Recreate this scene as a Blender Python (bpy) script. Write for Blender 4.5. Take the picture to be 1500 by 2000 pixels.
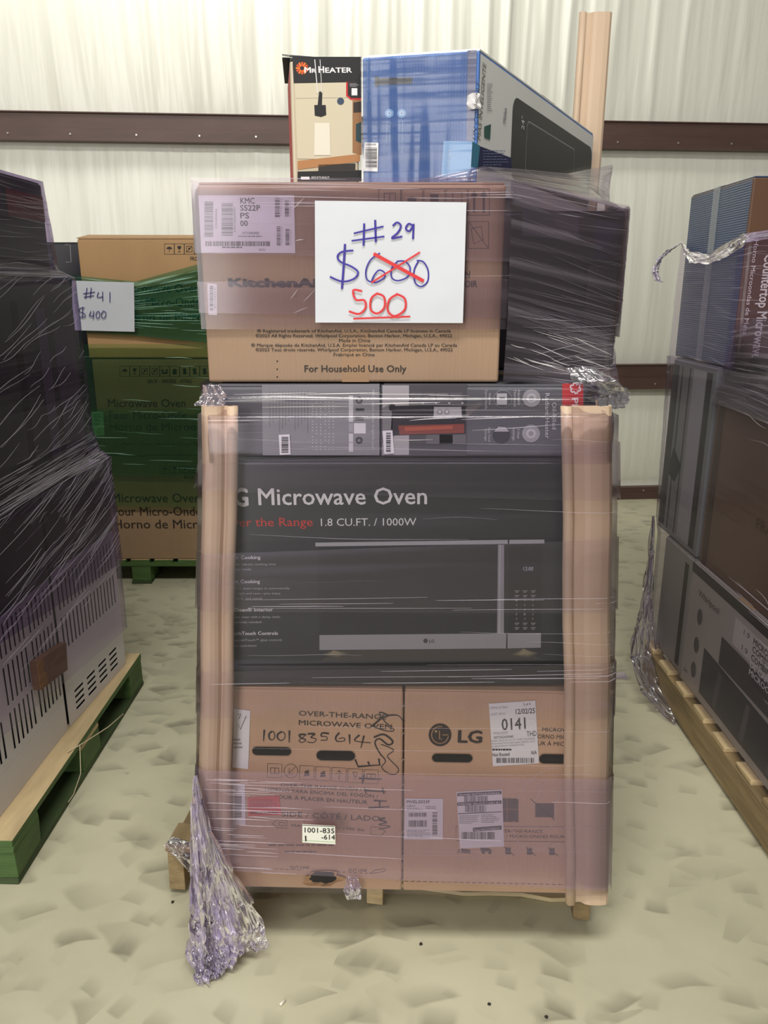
import bpy, bmesh, math, random
from mathutils import Vector, Matrix, noise

for o in list(bpy.data.objects):
    bpy.data.objects.remove(o, do_unlink=True)
S = bpy.context.scene
COL = S.collection

# ------------------------------------------------------------------ camera, world, lights, exposure
CAM = Vector((0, 0, 1.44)); PITCH = math.radians(16.0); F = 1510.0
cd = bpy.data.cameras.new('camera'); cam = bpy.data.objects.new('camera', cd); COL.objects.link(cam)
cd.sensor_fit = 'VERTICAL'; cd.sensor_height = 24.0; cd.lens = 24.0 * F / 2000.0
cd.clip_start = 0.02; cd.clip_end = 100
cam.location = CAM; cam.rotation_euler = (math.pi / 2 - PITCH, 0, 0)
S.camera = cam

W = bpy.data.worlds.new('world'); S.world = W; W.use_nodes = True
W.node_tree.nodes['Background'].inputs[0].default_value = (1.0, 0.985, 0.92, 1)
W.node_tree.nodes['Background'].inputs[1].default_value = 0.085

def area(name, loc, target, sx, sy, power, col=(1, .97, .91)):
    d = bpy.data.lights.new(name, 'AREA'); d.shape = 'RECTANGLE'; d.size = sx; d.size_y = sy
    d.energy = power; d.color = col
    o = bpy.data.objects.new(name, d); COL.objects.link(o); o.location = loc
    o.rotation_euler = (Vector(target) - Vector(loc)).to_track_quat('-Z', 'Y').to_euler()
    return o
area('high_bay_lamp_key', (-1.9, -2.4, 4.2), (-0.2, 1.0, 0.4), 1.8, 0.8, 75)
area('high_bay_lamp_aisle', (0.1, -0.6, 5.5), (0.1, 0.2, 0), 2.6, 0.9, 215)
area('bay_door_daylight', (-3.7, -7.2, 2.1), (0.0, 1.5, 0.8), 3.6, 4.0, 300, (1, .98, .95))
wl = area('added_wall_wash', (-1.6, 3.9, 5.2), (-1.3, 5.3, 4.1), 3.8, 0.5, 82); wl.data.spread = math.radians(120)  # unseen light added to brighten the upper back wall
S.view_settings.view_transform = 'Standard'; S.view_settings.look = 'None'
S.view_settings.gamma = 1.0; S.view_settings.use_curve_mapping = False
S.view_settings.exposure = 0.1

# ------------------------------------------------------------------ helpers: pixels on real planes
CP, SP = math.cos(PITCH), math.sin(PITCH)
def ray(x, y):
    a = (x - 750) / F; b = (1000 - y) / F
    return Vector((a, CP + b * SP, -SP + b * CP))
class Face:
    """a real face of a real thing: origin, right axis, up axis"""
    def __init__(s, O, U, V):
        s.O = Vector(O); s.U = Vector(U).normalized(); s.V = Vector(V).normalized(); s.N = s.U.cross(s.V)
    def hit(s, x, y):
        d = ray(x, y); t = (s.O - CAM).dot(s.N) / d.dot(s.N); p = CAM + d * t - s.O
        return (p.dot(s.U), p.dot(s.V))
    def at(s, uv, lift=0.0):
        return s.O + s.U * uv[0] + s.V * uv[1] + s.N * lift
    def mpp(s, x, y):
        a = s.hit(x, y); b = s.hit(x + 1, y); return math.hypot(b[0] - a[0], b[1] - a[1])

# ------------------------------------------------------------------ materials
def lin(c):
    c /= 255.0
    return c / 12.92 if c <= .04045 else ((c + .055) / 1.055) ** 2.4
def rgb(r, g, b): return (lin(r), lin(g), lin(b), 1)
MATS = {}
def newmat(name):
    m = bpy.data.materials.new(name); m.use_nodes = True
    nt = m.node_tree; return m, nt, nt.nodes['Principled BSDF']
def N(nt, t, **kw):
    n = nt.nodes.new(t)
    for k, v in kw.items(): setattr(n, k, v)
    return n
def ramp(nt, fac, stops):
    r = N(nt, 'ShaderNodeValToRGB'); e = r.color_ramp.elements
    while len(e) < len(stops): e.new(.5)
    for el, (p, c) in zip(e, stops):
        el.position = p; el.color = c if len(c) == 4 else (*c, 1)
    nt.links.new(fac, r.inputs[0]); return r.outputs[0]
def noise_tex(nt, scale, sc=(1, 1, 1), detail=3, rot=(0, 0, 0), coord='Object', rough=.55):
    tc = N(nt, 'ShaderNodeTexCoord'); mp = N(nt, 'ShaderNodeMapping')
    mp.inputs['Scale'].default_value = sc; mp.inputs['Rotation'].default_value = rot
    nt.links.new(tc.outputs[coord], mp.inputs[0])
    n = N(nt, 'ShaderNodeTexNoise'); n.inputs['Scale'].default_value = scale; n.inputs['Detail'].default_value = detail
    n.inputs['Roughness'].default_value = rough
    nt.links.new(mp.outputs[0], n.inputs['Vector']); return n.outputs['Fac']
def bump(nt, b, h, strength, dist):
    n = N(nt, 'ShaderNodeBump'); n.inputs['Strength'].default_value = strength; n.inputs['Distance'].default_value = dist
    nt.links.new(h, n.inputs['Height']); nt.links.new(n.outputs[0], b.inputs['Normal']); return n
def ink(r, g, b, rough=.55, metal=0):
    k = ('ink', r, g, b, rough, metal)
    if k not in MATS:
        m, nt, p = newmat('ink_%d_%d_%d' % (r, g, b))
        p.inputs['Base Color'].default_value = rgb(r, g, b); p.inputs['Roughness'].default_value = rough
        p.inputs['Metallic'].default_value = metal; MATS[k] = m
    return MATS[k]
def mottled(name, c, var=.12, rough=.6, scale=6, sc=(1, 1, 1), bmp=None):
    if name in MATS: return MATS[name]
    m, nt, p = newmat(name); c = rgb(*c)
    f = noise_tex(nt, scale, sc)
    col = ramp(nt, f, [(.3, tuple(x * (1 - var) for x in c[:3])), (.7, tuple(min(1, x * (1 + var)) for x in c[:3]))])
    nt.links.new(col, p.inputs['Base Color']); p.inputs['Roughness'].default_value = rough
    if bmp:
        h = noise_tex(nt, bmp[0], bmp[1]); bump(nt, p, h, bmp[2], bmp[3])
    MATS[name] = m; return m
CARD_BRIGHT = mottled('cardboard_brightened', (194, 160, 131), .07, .62, 5, (1, 1, .5), (9, (22, 22, .8), .22, .004))  # plain cardboard brightened to make up for weak light on the bottom cartons
CARD = mottled('cardboard', (157, 129, 106), .07, .62, 5, (1, 1, .5), (9, (22, 22, .8), .22, .004))
CARD2 = mottled('cardboard_yellowish', (184, 146, 102), .06, .62, 5, (1, 1, .5), (9, (22, 22, .8), .2, .004))
CARD3 = mottled('cardboard_dull', (150, 124, 96), .08, .62, 5, (1, 1, .5), (9, (22, 22, .8), .2, .004))
KRAFT = mottled('kraft_board', (200, 175, 150), .06, .55, 7, (1, 1, .3), (14, (1, 1, .2), .1, .003))
PAPER = mottled('white_paper', (210, 213, 221), .015, .7, 4, (1, 1, 1), (3.5, (1, 1, 1), .35, .02))
STICK = mottled('sticker_paper', (228, 226, 228), .02, .45, 5)
BLACKP = mottled('black_print', (54, 55, 62), .06, .34, 3, (1, 1, 1), (5, (1, 1, 1), .12, .01))
GREYP = mottled('grey_print', (92, 92, 97), .05, .4, 3)
GREYL = mottled('grey_print_pale', (132, 131, 134), .05, .4, 3)
DARKB = mottled('dark_print', (30, 28, 33), .15, .45, 2.5)
def ribbed(name, c, n, axis, rough=.25, strength=.5):
    if name in MATS: return MATS[name]
    m, nt, p = newmat(name); c = rgb(*c)
    f = noise_tex(nt, 3.5); col = ramp(nt, f, [(.3, tuple(x * .8 for x in c[:3])), (.75, tuple(min(1, x * 1.2) for x in c[:3]))])
    nt.links.new(col, p.inputs['Base Color']); p.inputs['Roughness'].default_value = rough
    tc = N(nt, 'ShaderNodeTexCoord'); w = N(nt, 'ShaderNodeTexWave'); w.wave_type = 'BANDS'; w.bands_direction = axis
    w.inputs['Scale'].default_value = n; w.inputs['Distortion'].default_value = .6; w.inputs['Detail'].default_value = 1
    nt.links.new(tc.outputs['Object'], w.inputs[0])
    f2 = noise_tex(nt, 6); mu = N(nt, 'ShaderNodeMath', operation='ADD'); mu.inputs[1].default_value = 0
    ml = N(nt, 'ShaderNodeMath', operation='MULTIPLY'); ml.inputs[1].default_value = 2.0
    nt.links.new(f2, ml.inputs[0]); nt.links.new(w.outputs['Fac'], mu.inputs[0]); nt.links.new(ml.outputs[0], mu.inputs[1])
    bump(nt, p, mu.outputs[0], strength, .004); MATS[name] = m; return m
BLUEF = ribbed('blue_gloss_print', (80, 120, 188), 54, 'X', .38, .35)
BLUES = ribbed('blue_gloss_print_side', (58, 80, 118), 46, 'Z', .3, .4)
WHITEP = mottled('white_print', (236, 236, 235), .04, .3, 3)
BROWNP = mottled('brown_print', (98, 72, 56), .08, .35, 3)
WOOD = mottled('raw_pine', (192, 170, 130), .22, .75, 3, (6, 1.2, 14), (8, (8, 1.5, 30), .4, .004))
WOODX = mottled('raw_pine_across', (206, 188, 148), .22, .75, 3, (1.2, 6, 14), (8, (1.5, 8, 30), .4, .004))
WOODD = mottled('weathered_pine', (140, 120, 86), .3, .8, 3, (6, 1.2, 14), (8, (8, 1.5, 30), .5, .004))
WOODG = mottled('greenish_pine', (118, 108, 76), .3, .8, 5, (1.2, 6, 14), (8, (1.5, 8, 30), .5, .004))
GREENW = mottled('green_painted_wood', (70, 98, 48), .18, .65, 6, (1, 1, 4), (9, (2, 2, 24), .4, .004))
GREEND = mottled('dark_green_wood', (58, 74, 42), .25, .8, 6, (1, 1, 4))
APPL = mottled('white_enamel', (206, 202, 204), .02, .35, 3)
HOLE = ink(10, 9, 10, .9)
INKB = ink(38, 33, 34); INKW = ink(232, 230, 232, .4); INKG = ink(150, 150, 156)

def film(name, tint, body, dens, streak, ang=0., sx=1.2, sy=70, lo=.52, hi=.74, gloss=.13, bstr=.5, spec=1.):
    if name in MATS: return MATS[name]
    m, nt, p = newmat(name); L = nt.links
    f = noise_tex(nt, 1.0, (sx, sy, 1), 2, (0, 0, ang), 'UV', .5)
    st = ramp(nt, f, [(lo, (0, 0, 0)), (hi, (1, 1, 1))])
    big = noise_tex(nt, 1.0, (1.3, 3.2, 1), 2, (0, 0, ang), 'UV')
    mm = N(nt, 'ShaderNodeMath', operation='MULTIPLY'); L.new(st, mm.inputs[0]); L.new(big, mm.inputs[1])
    ma = N(nt, 'ShaderNodeMath', operation='MULTIPLY_ADD'); ma.use_clamp = True
    L.new(mm.outputs[0], ma.inputs[0]); ma.inputs[1].default_value = streak * 1.8; ma.inputs[2].default_value = dens
    tr = N(nt, 'ShaderNodeBsdfTransparent'); tr.inputs[0].default_value = (*tint, 1)
    gl = N(nt, 'ShaderNodeBsdfGlossy'); gl.inputs['Roughness'].default_value = gloss; gl.inputs[0].default_value = (1, 1, 1, 1)
    b = N(nt, 'ShaderNodeBump'); b.inputs['Strength'].default_value = bstr; b.inputs['Distance'].default_value = .004
    L.new(f, b.inputs['Height']); L.new(b.outputs[0], gl.inputs['Normal'])
    fr = N(nt, 'ShaderNodeFresnel'); fr.inputs[0].default_value = 1.45
    fm = N(nt, 'ShaderNodeMath', operation='MULTIPLY'); fm.inputs[1].default_value = spec; fm.use_clamp = True
    L.new(fr.outputs[0], fm.inputs[0])
    m1 = N(nt, 'ShaderNodeMixShader'); L.new(fm.outputs[0], m1.inputs[0]); L.new(tr.outputs[0], m1.inputs[1]); L.new(gl.outputs[0], m1.inputs[2])
    p.inputs['Base Color'].default_value = (*body, 1); p.inputs['Roughness'].default_value = .3
    L.new(b.outputs[0], p.inputs['Normal'])
    m2 = N(nt, 'ShaderNodeMixShader'); L.new(ma.outputs[0], m2.inputs[0]); L.new(m1.outputs[0], m2.inputs[1]); L.new(p.outputs[0], m2.inputs[2])
    L.new(m2.outputs[0], nt.nodes['Material Output'].inputs[0])
    MATS[name] = m; return m
PURP = (.36, .33, .50)
F_BASE = film('film_lilac_thin', (.95, .93, .97), PURP, .012, .06, .02, .9, 34, .56, .8, .12, .25, .8)
F_BAND = film('film_lilac_layers', (.92, .87, .95), (.46, .37, .50), .13, .10, .03, .9, 34, .54, .8, .12, .3, .8)
F_UP = film('film_lilac_upper', (.94, .90, .95), (.48, .38, .46), .06, .07, .0, .9, 34, .56, .8, .12, .25, .8)
F_DIAG = film('film_lilac_stretched', (.76, .71, .79), (.42, .37, .43), .08, .36, -.1, .8, 60, .5, .8, .15, .35)
F_LEFT = film('film_violet_stretched', (.64, .57, .73), (.20, .15, .27), .015, .10, .45, .8, 50, .56, .82, .16, .3, .3)
F_LEFT2 = film('film_violet_thin', (.88, .83, .93), (.40, .32, .50), .05, .08, .5, .8, 40, .54, .8, .15, .25, .35)
F_RIGHT = film('film_violet_right', (.84, .81, .87), (.28, .25, .30), .025, .05, -.25, .8, 40, .54, .8, .15, .25, .35)
F_GREEN = film('film_green', (.72, .90, .68), (.06, .30, .18), .06, .07, -.05, .8, 40, .54, .8, .13, .3, .7)
F_GREEN2 = film('film_green_layers', (.40, .68, .52), (.02, .24, .16), .10, .22, -.12, .8, 40, .52, .8, .13, .4)
F_CLEAR = film('film_clear_gloss', (.97, .97, .98), (.7, .72, .76), .02, .10, 1.55, 1.2, 40, .5, .8, .16, .5, .9)
F_CRUMP = film('film_crumpled', (.88, .83, .94), (.60, .51, .73), .24, .34, 1.2, 9, 22, .48, .72, .1, .8, 1.8)
F_TAIL = film('film_loose_lilac', (.90, .86, .95), (.56, .48, .68), .10, .22, 1.2, 7, 18, .5, .74, .1, .8, 1.6)
F_CRUMPG = film('film_crumpled_grey', (.84, .81, .87), (.36, .32, .40), .10, .22, 1.2, 9, 22, .48, .72, .1, .8, 1.2)
def wrink_mat(name, c, a):
    m, nt, p = newmat(name); p.inputs['Base Color'].default_value = (*c, 1); p.inputs['Roughness'].default_value = .18
    tr = N(nt, 'ShaderNodeBsdfTransparent'); mx = N(nt, 'ShaderNodeMixShader'); mx.inputs[0].default_value = a
    nt.links.new(tr.outputs[0], mx.inputs[1]); nt.links.new(p.outputs[0], mx.inputs[2])
    nt.links.new(mx.outputs[0], nt.nodes['Material Output'].inputs[0]); return m
WR_L = wrink_mat('film_ridge_lilac', (.80, .73, .84), .38)  # pale ridge colours paint in the glints along the film creases
WR_W = wrink_mat('film_ridge_clear', (.95, .92, .93), .85)
WR_D = wrink_mat('film_ridge_faint', (.55, .50, .60), .28)
WR_S = wrink_mat('film_ridge_violet', (.74, .69, .78), .42)
WR_G = wrink_mat('film_ridge_green', (.55, .95, .75), .6)

# ------------------------------------------------------------------ things and parts
class Thing:
    def __init__(s, name, label, cat, loc=(0, 0, 0), rz=0., group=None):
        o = bpy.data.objects.new(name, None); COL.objects.link(o); s.o = o
        o.empty_display_size = .1; o.location = loc; o.rotation_euler = (0, 0, rz)
        s.M = Matrix.Translation(Vector(loc)) @ Matrix.Rotation(rz, 4, 'Z'); s.Mi = s.M.inverted()
        o['label'] = label; o['category'] = cat
        if group: o['group'] = group
class Room:
    def __init__(s): s.o = None; s.Mi = Matrix.Identity(4)
ROOM = Room()
def part(T, name, verts, faces, mats, mi=None, parent=None, uv=None, smooth=False, kind=None, bevel=0, label=None):
    """one mesh object from world-space vertices, parented under its thing (or a part of it)"""
    me = bpy.data.meshes.new(name)
    me.from_pydata([T.Mi @ Vector(v) for v in verts], [], faces)
    if not isinstance(mats, (list, tuple)): mats = [mats]
    for m in mats: me.materials.append(m)
    if mi: me.polygons.foreach_set('material_index', mi)
    if uv:
        ul = me.uv_layers.new(name='UVMap')
        for lp in me.loops: ul.data[lp.index].uv = uv[lp.vertex_index]
    if bevel:
        bm = bmesh.new(); bm.from_mesh(me)
        bmesh.ops.bevel(bm, geom=bm.edges[:], offset=bevel, segments=2, affect='EDGES', profile=.6)
        bm.to_mesh(me); bm.free()
    if smooth: me.polygons.foreach_set('use_smooth', [True] * len(me.polygons))
    me.update()
    o = bpy.data.objects.new(name, me); COL.objects.link(o)
    o.parent = parent if parent else T.o
    if kind: o['kind'] = kind
    if label: o['label'] = label
    return o
BOXF = [(0, 3, 2, 1), (4, 5, 6, 7), (0, 1, 5, 4), (1, 2, 6, 5), (2, 3, 7, 6), (3, 0, 4, 7)]  # bottom top front right back left
def hexa(P4, z0, z1, P4t=None):
    P4t = P4t or P4
    return [Vector((p[0], p[1], z0)) for p in P4] + [Vector((p[0], p[1], z1)) for p in P4t]
def rect(P, r, w, d):
    U = Vector((math.cos(r), math.sin(r))); V = Vector((-math.sin(r), math.cos(r))); P = Vector(P)
    return [P, P + U * w, P + U * w + V * d, P + V * d]
def faces_of(v):
    fr = Face(v[0], v[1] - v[0], v[4] - v[0]); rt = Face(v[1], v[2] - v[1], v[5] - v[1]); lf = Face(v[3], v[0] - v[3], v[7] - v[3])
    return fr, rt, lf
class Box:
    """a carton: body with rounded edges, two lid flaps with a seam, a strip of tape"""
    def __init__(s, name, label, P4, z0, z1, mats, cat='box', group=None, tape=True, bev=.005, body='carton_body', P4t=None):
        c = sum((Vector((p[0], p[1])) for p in P4), Vector((0, 0))) / 4
        d = Vector(P4[1]) - Vector(P4[0])
        s.T = Thing(name, label, cat, (c.x, c.y, z0), math.atan2(d.y, d.x), group)
        lid = .004
        s.v = hexa(P4, z0, z1 - lid, P4t); s.z0, s.z1 = z0, z1
        if not isinstance(mats, (list, tuple)): mats = [mats]
        mi = [min(i, len(mats) - 1) for i in (4, 4, 0, 1, 3, 2)] if len(mats) > 1 else None
        bm = bmesh.new(); vs = [bm.verts.new(s.T.Mi @ p) for p in s.v]
        for i, f in enumerate(BOXF):
            fc = bm.faces.new([vs[k] for k in f]); fc.material_index = mi[i] if mi else 0
        bmesh.ops.bevel(bm, geom=bm.edges[:], offset=bev, segments=3, affect='EDGES', profile=.5)
        me = bpy.data.meshes.new(body); bm.to_mesh(me); bm.free()
        for m in mats: me.materials.append(m)
        s.body = bpy.data.objects.new(body, me); COL.objects.link(s.body); s.body.parent = s.T.o
        s.front, s.right, s.left = faces_of(s.v)
        t = s.v[4:]; mt = mats[-1]; L = lambda a, b, k: a + (b - a) * k
        up = Vector((0, 0, lid))
        ins = lambda p: p + (sum(t, Vector()) / 4 - p) * .012
        t = [ins(p) for p in t]
        for k0, k1 in ((0, .497), (.503, 1)):
            q = [L(t[0], t[3], k0), L(t[1], t[2], k0), L(t[1], t[2], k1), L(t[0], t[3], k1)]
            part(s.T, 'lid_flap', q + [p + up for p in q], BOXF, mt, bevel=.001)
        if tape:
            q = [L(t[0], t[3], .44), L(t[1], t[2], .44), L(t[1], t[2], .56), L(t[0], t[3], .56)]
            q = [p + up * 1.02 for p in q]
            part(s.T, 'packing_tape', q + [p + up * .08 for p in q], BOXF, TAPE)
TAPE = mottled('packing_tape', (196, 168, 130), .04, .2, 4)

# flat print -----------------------------------------------------------------
_txt = {}
def glyphs(s, bold=0., shear=0.):
    k = (s, bold, shear)
    if k not in _txt:
        cu = bpy.data.curves.new('t', 'FONT'); cu.body = s; cu.resolution_u = 2; cu.shear = shear
        ob = bpy.data.objects.new('t', cu); me = ob.to_mesh()
        vs = [tuple(v.co[:2]) for v in me.vertices]; fs = [tuple(p.vertices) for p in me.polygons]
        if bold:
            v0, f0, n = vs, fs, len(vs); vs, fs = [], []
            for q, (dx, dy) in enumerate(((-1, 0), (1, 0), (0, .8), (0, -.8), (-.7, .6), (.7, -.6))):
                vs += [(x + dx * bold, y + dy * bold) for x, y in v0]; fs += [tuple(i + q * n for i in f) for f in f0]
        ob.to_mesh_clear(); bpy.data.objects.remove(ob); bpy.data.curves.remove(cu)
        _txt[k] = (vs, fs, len(vs) // 6 if bold else len(vs) + 1)
    return _txt[k]
_h = [v[1] for v in glyphs('H')[0]]; CAPH = max(_h) - min(_h)
class Print:
    def __init__(s, T, face, lift=.0006): s.T = T; s.f = face; s.lift = lift; s.v = []; s.p = []; s.mi = []; s.m = []
    def _m(s, m):
        if isinstance(m, tuple): m = ink(*m)
        if m not in s.m: s.m.append(m)
        return s.m.index(m)
    def uvpoly(s, pts, m, layer=0):
        i = len(s.v); s.v += [s.f.at(p, s.lift + layer * .00025) for p in pts]
        a = 0
        for k in range(len(pts)):
            (x0, y0), (x1, y1) = pts[k], pts[(k + 1) % len(pts)]; a += x0 * y1 - x1 * y0
        ix = list(range(i, i + len(pts)))
        s.p.append(tuple(ix if a > 0 else ix[::-1])); s.mi.append(s._m(m))
    def poly(s, pts, m, layer=0): s.uvpoly([s.f.hit(*p) for p in pts], m, layer)
    def box(s, x0, y0, x1, y1, m, layer=0): s.poly([(x0, y0), (x1, y0), (x1, y1), (x0, y1)], m, layer)
    def frame(s, x0, y0, x1, y1, w, m, layer=0):
        for a in ((x0, y0, x1, y0 + w), (x0, y1 - w, x1, y1), (x0, y0, x0 + w, y1), (x1 - w, y0, x1, y1)): s.box(*a, m, layer)
    def disc(s, x, y, r, m, layer=0, n=20, ry=None):
        s.poly([(x + r * math.cos(6.2832 * k / n), y + (ry or r) * math.sin(6.2832 * k / n)) for k in range(n)], m, layer)
    def ring(s, x, y, r, w, m, layer=0, n=20):
        s.stroke([(x + r * math.cos(6.2832 * k / n), y + r * math.sin(6.2832 * k / n)) for k in range(n + 1)], w, m, layer, False)
    def stroke(s, pts, w, m, layer=0, smooth=True, taper=False):
        q = [Vector(s.f.hit(*p)) for p in pts]
        if smooth and len(q) > 2:
            r = []
            for k in range(len(q) - 1):
                a, b, c, d = q[max(k - 1, 0)], q[k], q[k + 1], q[min(k + 2, len(q) - 1)]
                for j in range(5):
                    t = j / 5
                    r.append(.5 * ((2 * b) + (c - a) * t + (2 * a - 5 * b + 4 * c - d) * t * t + (3 * b - 3 * c + d - a) * t ** 3))
            r.append(q[-1]); q = r
        hw = w * s.f.mpp(*pts[0]) / 2; i = len(s.v); k = s._m(m); n = len(q)
        for j, p in enumerate(q):
            t = (q[min(j + 1, n - 1)] - q[max(j - 1, 0)])
            t = t.normalized() if t.length > 1e-9 else Vector((1, 0)); nn = Vector((-t.y, t.x))
            h = hw * (.45 + .55 * math.sin(math.pi * min(.5 + j / n, 1))) if taper else hw
            s.v += [s.f.at(p + nn * h, s.lift + layer * .00025 + j * 2e-7), s.f.at(p - nn * h, s.lift + layer * .00025 + j * 2e-7)]
        for j in range(n - 1):
            a = i + 2 * j; s.p.append((a, a + 1, a + 3, a + 2)); s.mi.append(k)
    def text(s, t, p0, p1, m, cap=None, capm=None, bold=.0, layer=1, shear=0., keep=False, lead=0):
        """t from pixel p0 (baseline start) to p1 (baseline end); cap height in pixels or metres"""
        vs, fs, nb = glyphs(t, bold, shear)
        if not vs: return
        a = Vector(s.f.hit(*p0)); b = Vector(s.f.hit(*p1)); d = b - a; w = d.length; d.normalize(); up = Vector((-d.y, d.x))
        xs = [v[0] for v in vs]; x0, x1 = min(xs), max(xs)
        sx = w / (x1 - x0)
        if capm is None: capm = cap * s.f.mpp(*p0) if cap else sx * CAPH
        sy = capm / CAPH
        i = len(s.v); k = s._m(m)
        for j, (x, y) in enumerate(vs): s.v.append(s.f.at(a + d * ((x - x0) * sx) + up * (y * sy), s.lift + layer * .00025 + (j // nb) * 3e-5))
        for f in fs: s.p.append(tuple(i + j for j in f)); s.mi.append(k)
    def bars(s, x0, y0, x1, y1, m, n, seed=1, horiz=True, fill=.5, layer=1):
        """barcode: n bars; horiz = bars side by side along x"""
        r = random.Random(seed); ws = [r.choice((1, 1, 2, 3)) for _ in range(2 * n)]; tot = sum(ws); c = 0
        for k, w in enumerate(ws):
            a, b = c / tot, (c + w) / tot; c += w
            if k % 2: continue
            if horiz: s.box(x0 + (x1 - x0) * a, y0, x0 + (x1 - x0) * b, y1, m, layer)
            else: s.box(x0, y0 + (y1 - y0) * a, x1, y0 + (y1 - y0) * b, m, layer)
    def lines(s, x0, y0, x1, y1, n, m, seed=1, h=.45, layer=1, ragged=.4):
        """small unreadable print: broken dashes"""
        r = random.Random(seed); st = (y1 - y0) / n
        for k in range(n):
            x = x0; end = x1 - (x1 - x0) * r.random() * ragged
            while x < end:
                l = min((x1 - x0) * (.05 + r.random() * .12), end - x)
                s.box(x, y0 + st * k, x + l, y0 + st * (k + h), m, layer); x += l + (x1 - x0) * .025
    def build(s, name='printed_artwork', parent=None, label=None, gap=.012):
        # pieces of print that stand apart become objects of their own
        uv = []
        for v in s.v: d = v - s.f.O; uv.append((d.dot(s.f.U), d.dot(s.f.V)))
        boxes = []; par = []
        for k, f in enumerate(s.p):
            us = [uv[i][0] for i in f]; vs = [uv[i][1] for i in f]; boxes.append((min(us) - gap, min(vs) - gap, max(us), max(vs)))
        # merge boxes on a coarse pass
        cl = []
        for k, b in enumerate(boxes):
            b = list(b); mem = [k]; keep = []
            for c in cl:
                q = c[0]
                if b[0] < q[2] and q[0] < b[2] and b[1] < q[3] and q[1] < b[3]:
                    b = [min(b[0], q[0]), min(b[1], q[1]), max(b[2], q[2]), max(b[3], q[3])]; mem += c[1]
                else: keep.append(c)
            cl = keep + [(b, mem)]
        o = None
        for b, mem in cl:
            mp = {}; fs = []; mi = []; ms = []
            for k in sorted(mem):
                fs.append(tuple(mp.setdefault(i, len(mp)) for i in s.p[k])); m = s.m[s.mi[k]]
                if m not in ms: ms.append(m)
                mi.append(ms.index(m))
            o = part(s.T, name, [s.v[i] for i in mp], fs, ms, mi, parent, label=label)
        return o
def sticker(T, face, pts, name='paper_label', mat=None, lift=.0012, th=.0004, parent=None):
    """a real label sheet glued on a face; returns (object, Print on its surface)"""
    q = [face.hit(*p) for p in pts]
    a = [face.at(p, lift) for p in q]; b = [face.at(p, lift + th) for p in q]
    # points run left-top, right-top, right-bottom, left-bottom
    o = part(T, name, a[::-1] + b[::-1], BOXF, mat or STICK, parent=parent)
    return o, Print(T, face, lift + th + .0002)

# film sheets -----------------------------------------------------------------
def sheet(T, name, rings, mat, step=.03, vseg=10, amp=.0015, seed=0, closed=False, parent=None, nf=(3, 30)):
    rings = [[Vector(p) for p in r] for r in rings]
    if closed: rings = [r + [r[0]] for r in rings]
    segs = [max(1, int((rings[0][k + 1] - rings[0][k]).length / step)) for k in range(len(rings[0]) - 1)]
    rows = []
    for r in rings:
        row = []
        for k, n in enumerate(segs):
            row += [r[k].lerp(r[k + 1], j / n) for j in range(n)]
        row.append(r[-1]); rows.append(row)
    G = []
    for k in range(len(rows) - 1):
        for j in range(vseg): G.append([a.lerp(b, j / vseg) for a, b in zip(rows[k], rows[k + 1])])
    G.append(rows[-1]); nv, nu = len(G), len(G[0])
    us = [0]
    for i in range(1, nu): us.append(us[-1] + (G[0][i] - G[0][i - 1]).length)
    vv = [0]
    for j in range(1, nv): vv.append(vv[-1] + (G[j][0] - G[j - 1][0]).length)
    verts, uv = [], []
    for j in range(nv):
        for i in range(nu):
            p = G[j][i]; t = G[j][min(i + 1, nu - 1)] - G[j][max(i - 1, 0)]; nn = Vector((t.y, -t.x, 0))
            nn = nn.normalized() if nn.length > 1e-9 else Vector((0, -1, 0))
            d = noise.noise(Vector((us[i] * nf[0], vv[j] * nf[1], seed * 7.3))) * amp
            G[j][i] = p + nn * d; verts.append(G[j][i]); uv.append((us[i] + seed * 3.1, vv[j] + seed * 1.7))
    fs = [(j * nu + i, j * nu + i + 1, (j + 1) * nu + i + 1, (j + 1) * nu + i) for j in range(nv - 1) for i in range(nu - 1)]
    o = part(T, name, verts, fs, mat, uv=uv, smooth=True, parent=parent)
    return o, G
def gpt(G, s, t):
    nv, nu = len(G), len(G[0]); x = min(max(s, 0), .9999) * (nu - 1); y = min(max(t, 0), .9999) * (nv - 1)
    i, j = int(x), int(y); a, b = x - i, y - j
    return G[j][i] * (1 - a) * (1 - b) + G[j][i + 1] * a * (1 - b) + G[j + 1][i] * (1 - a) * b + G[j + 1][i + 1] * a * b
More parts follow.
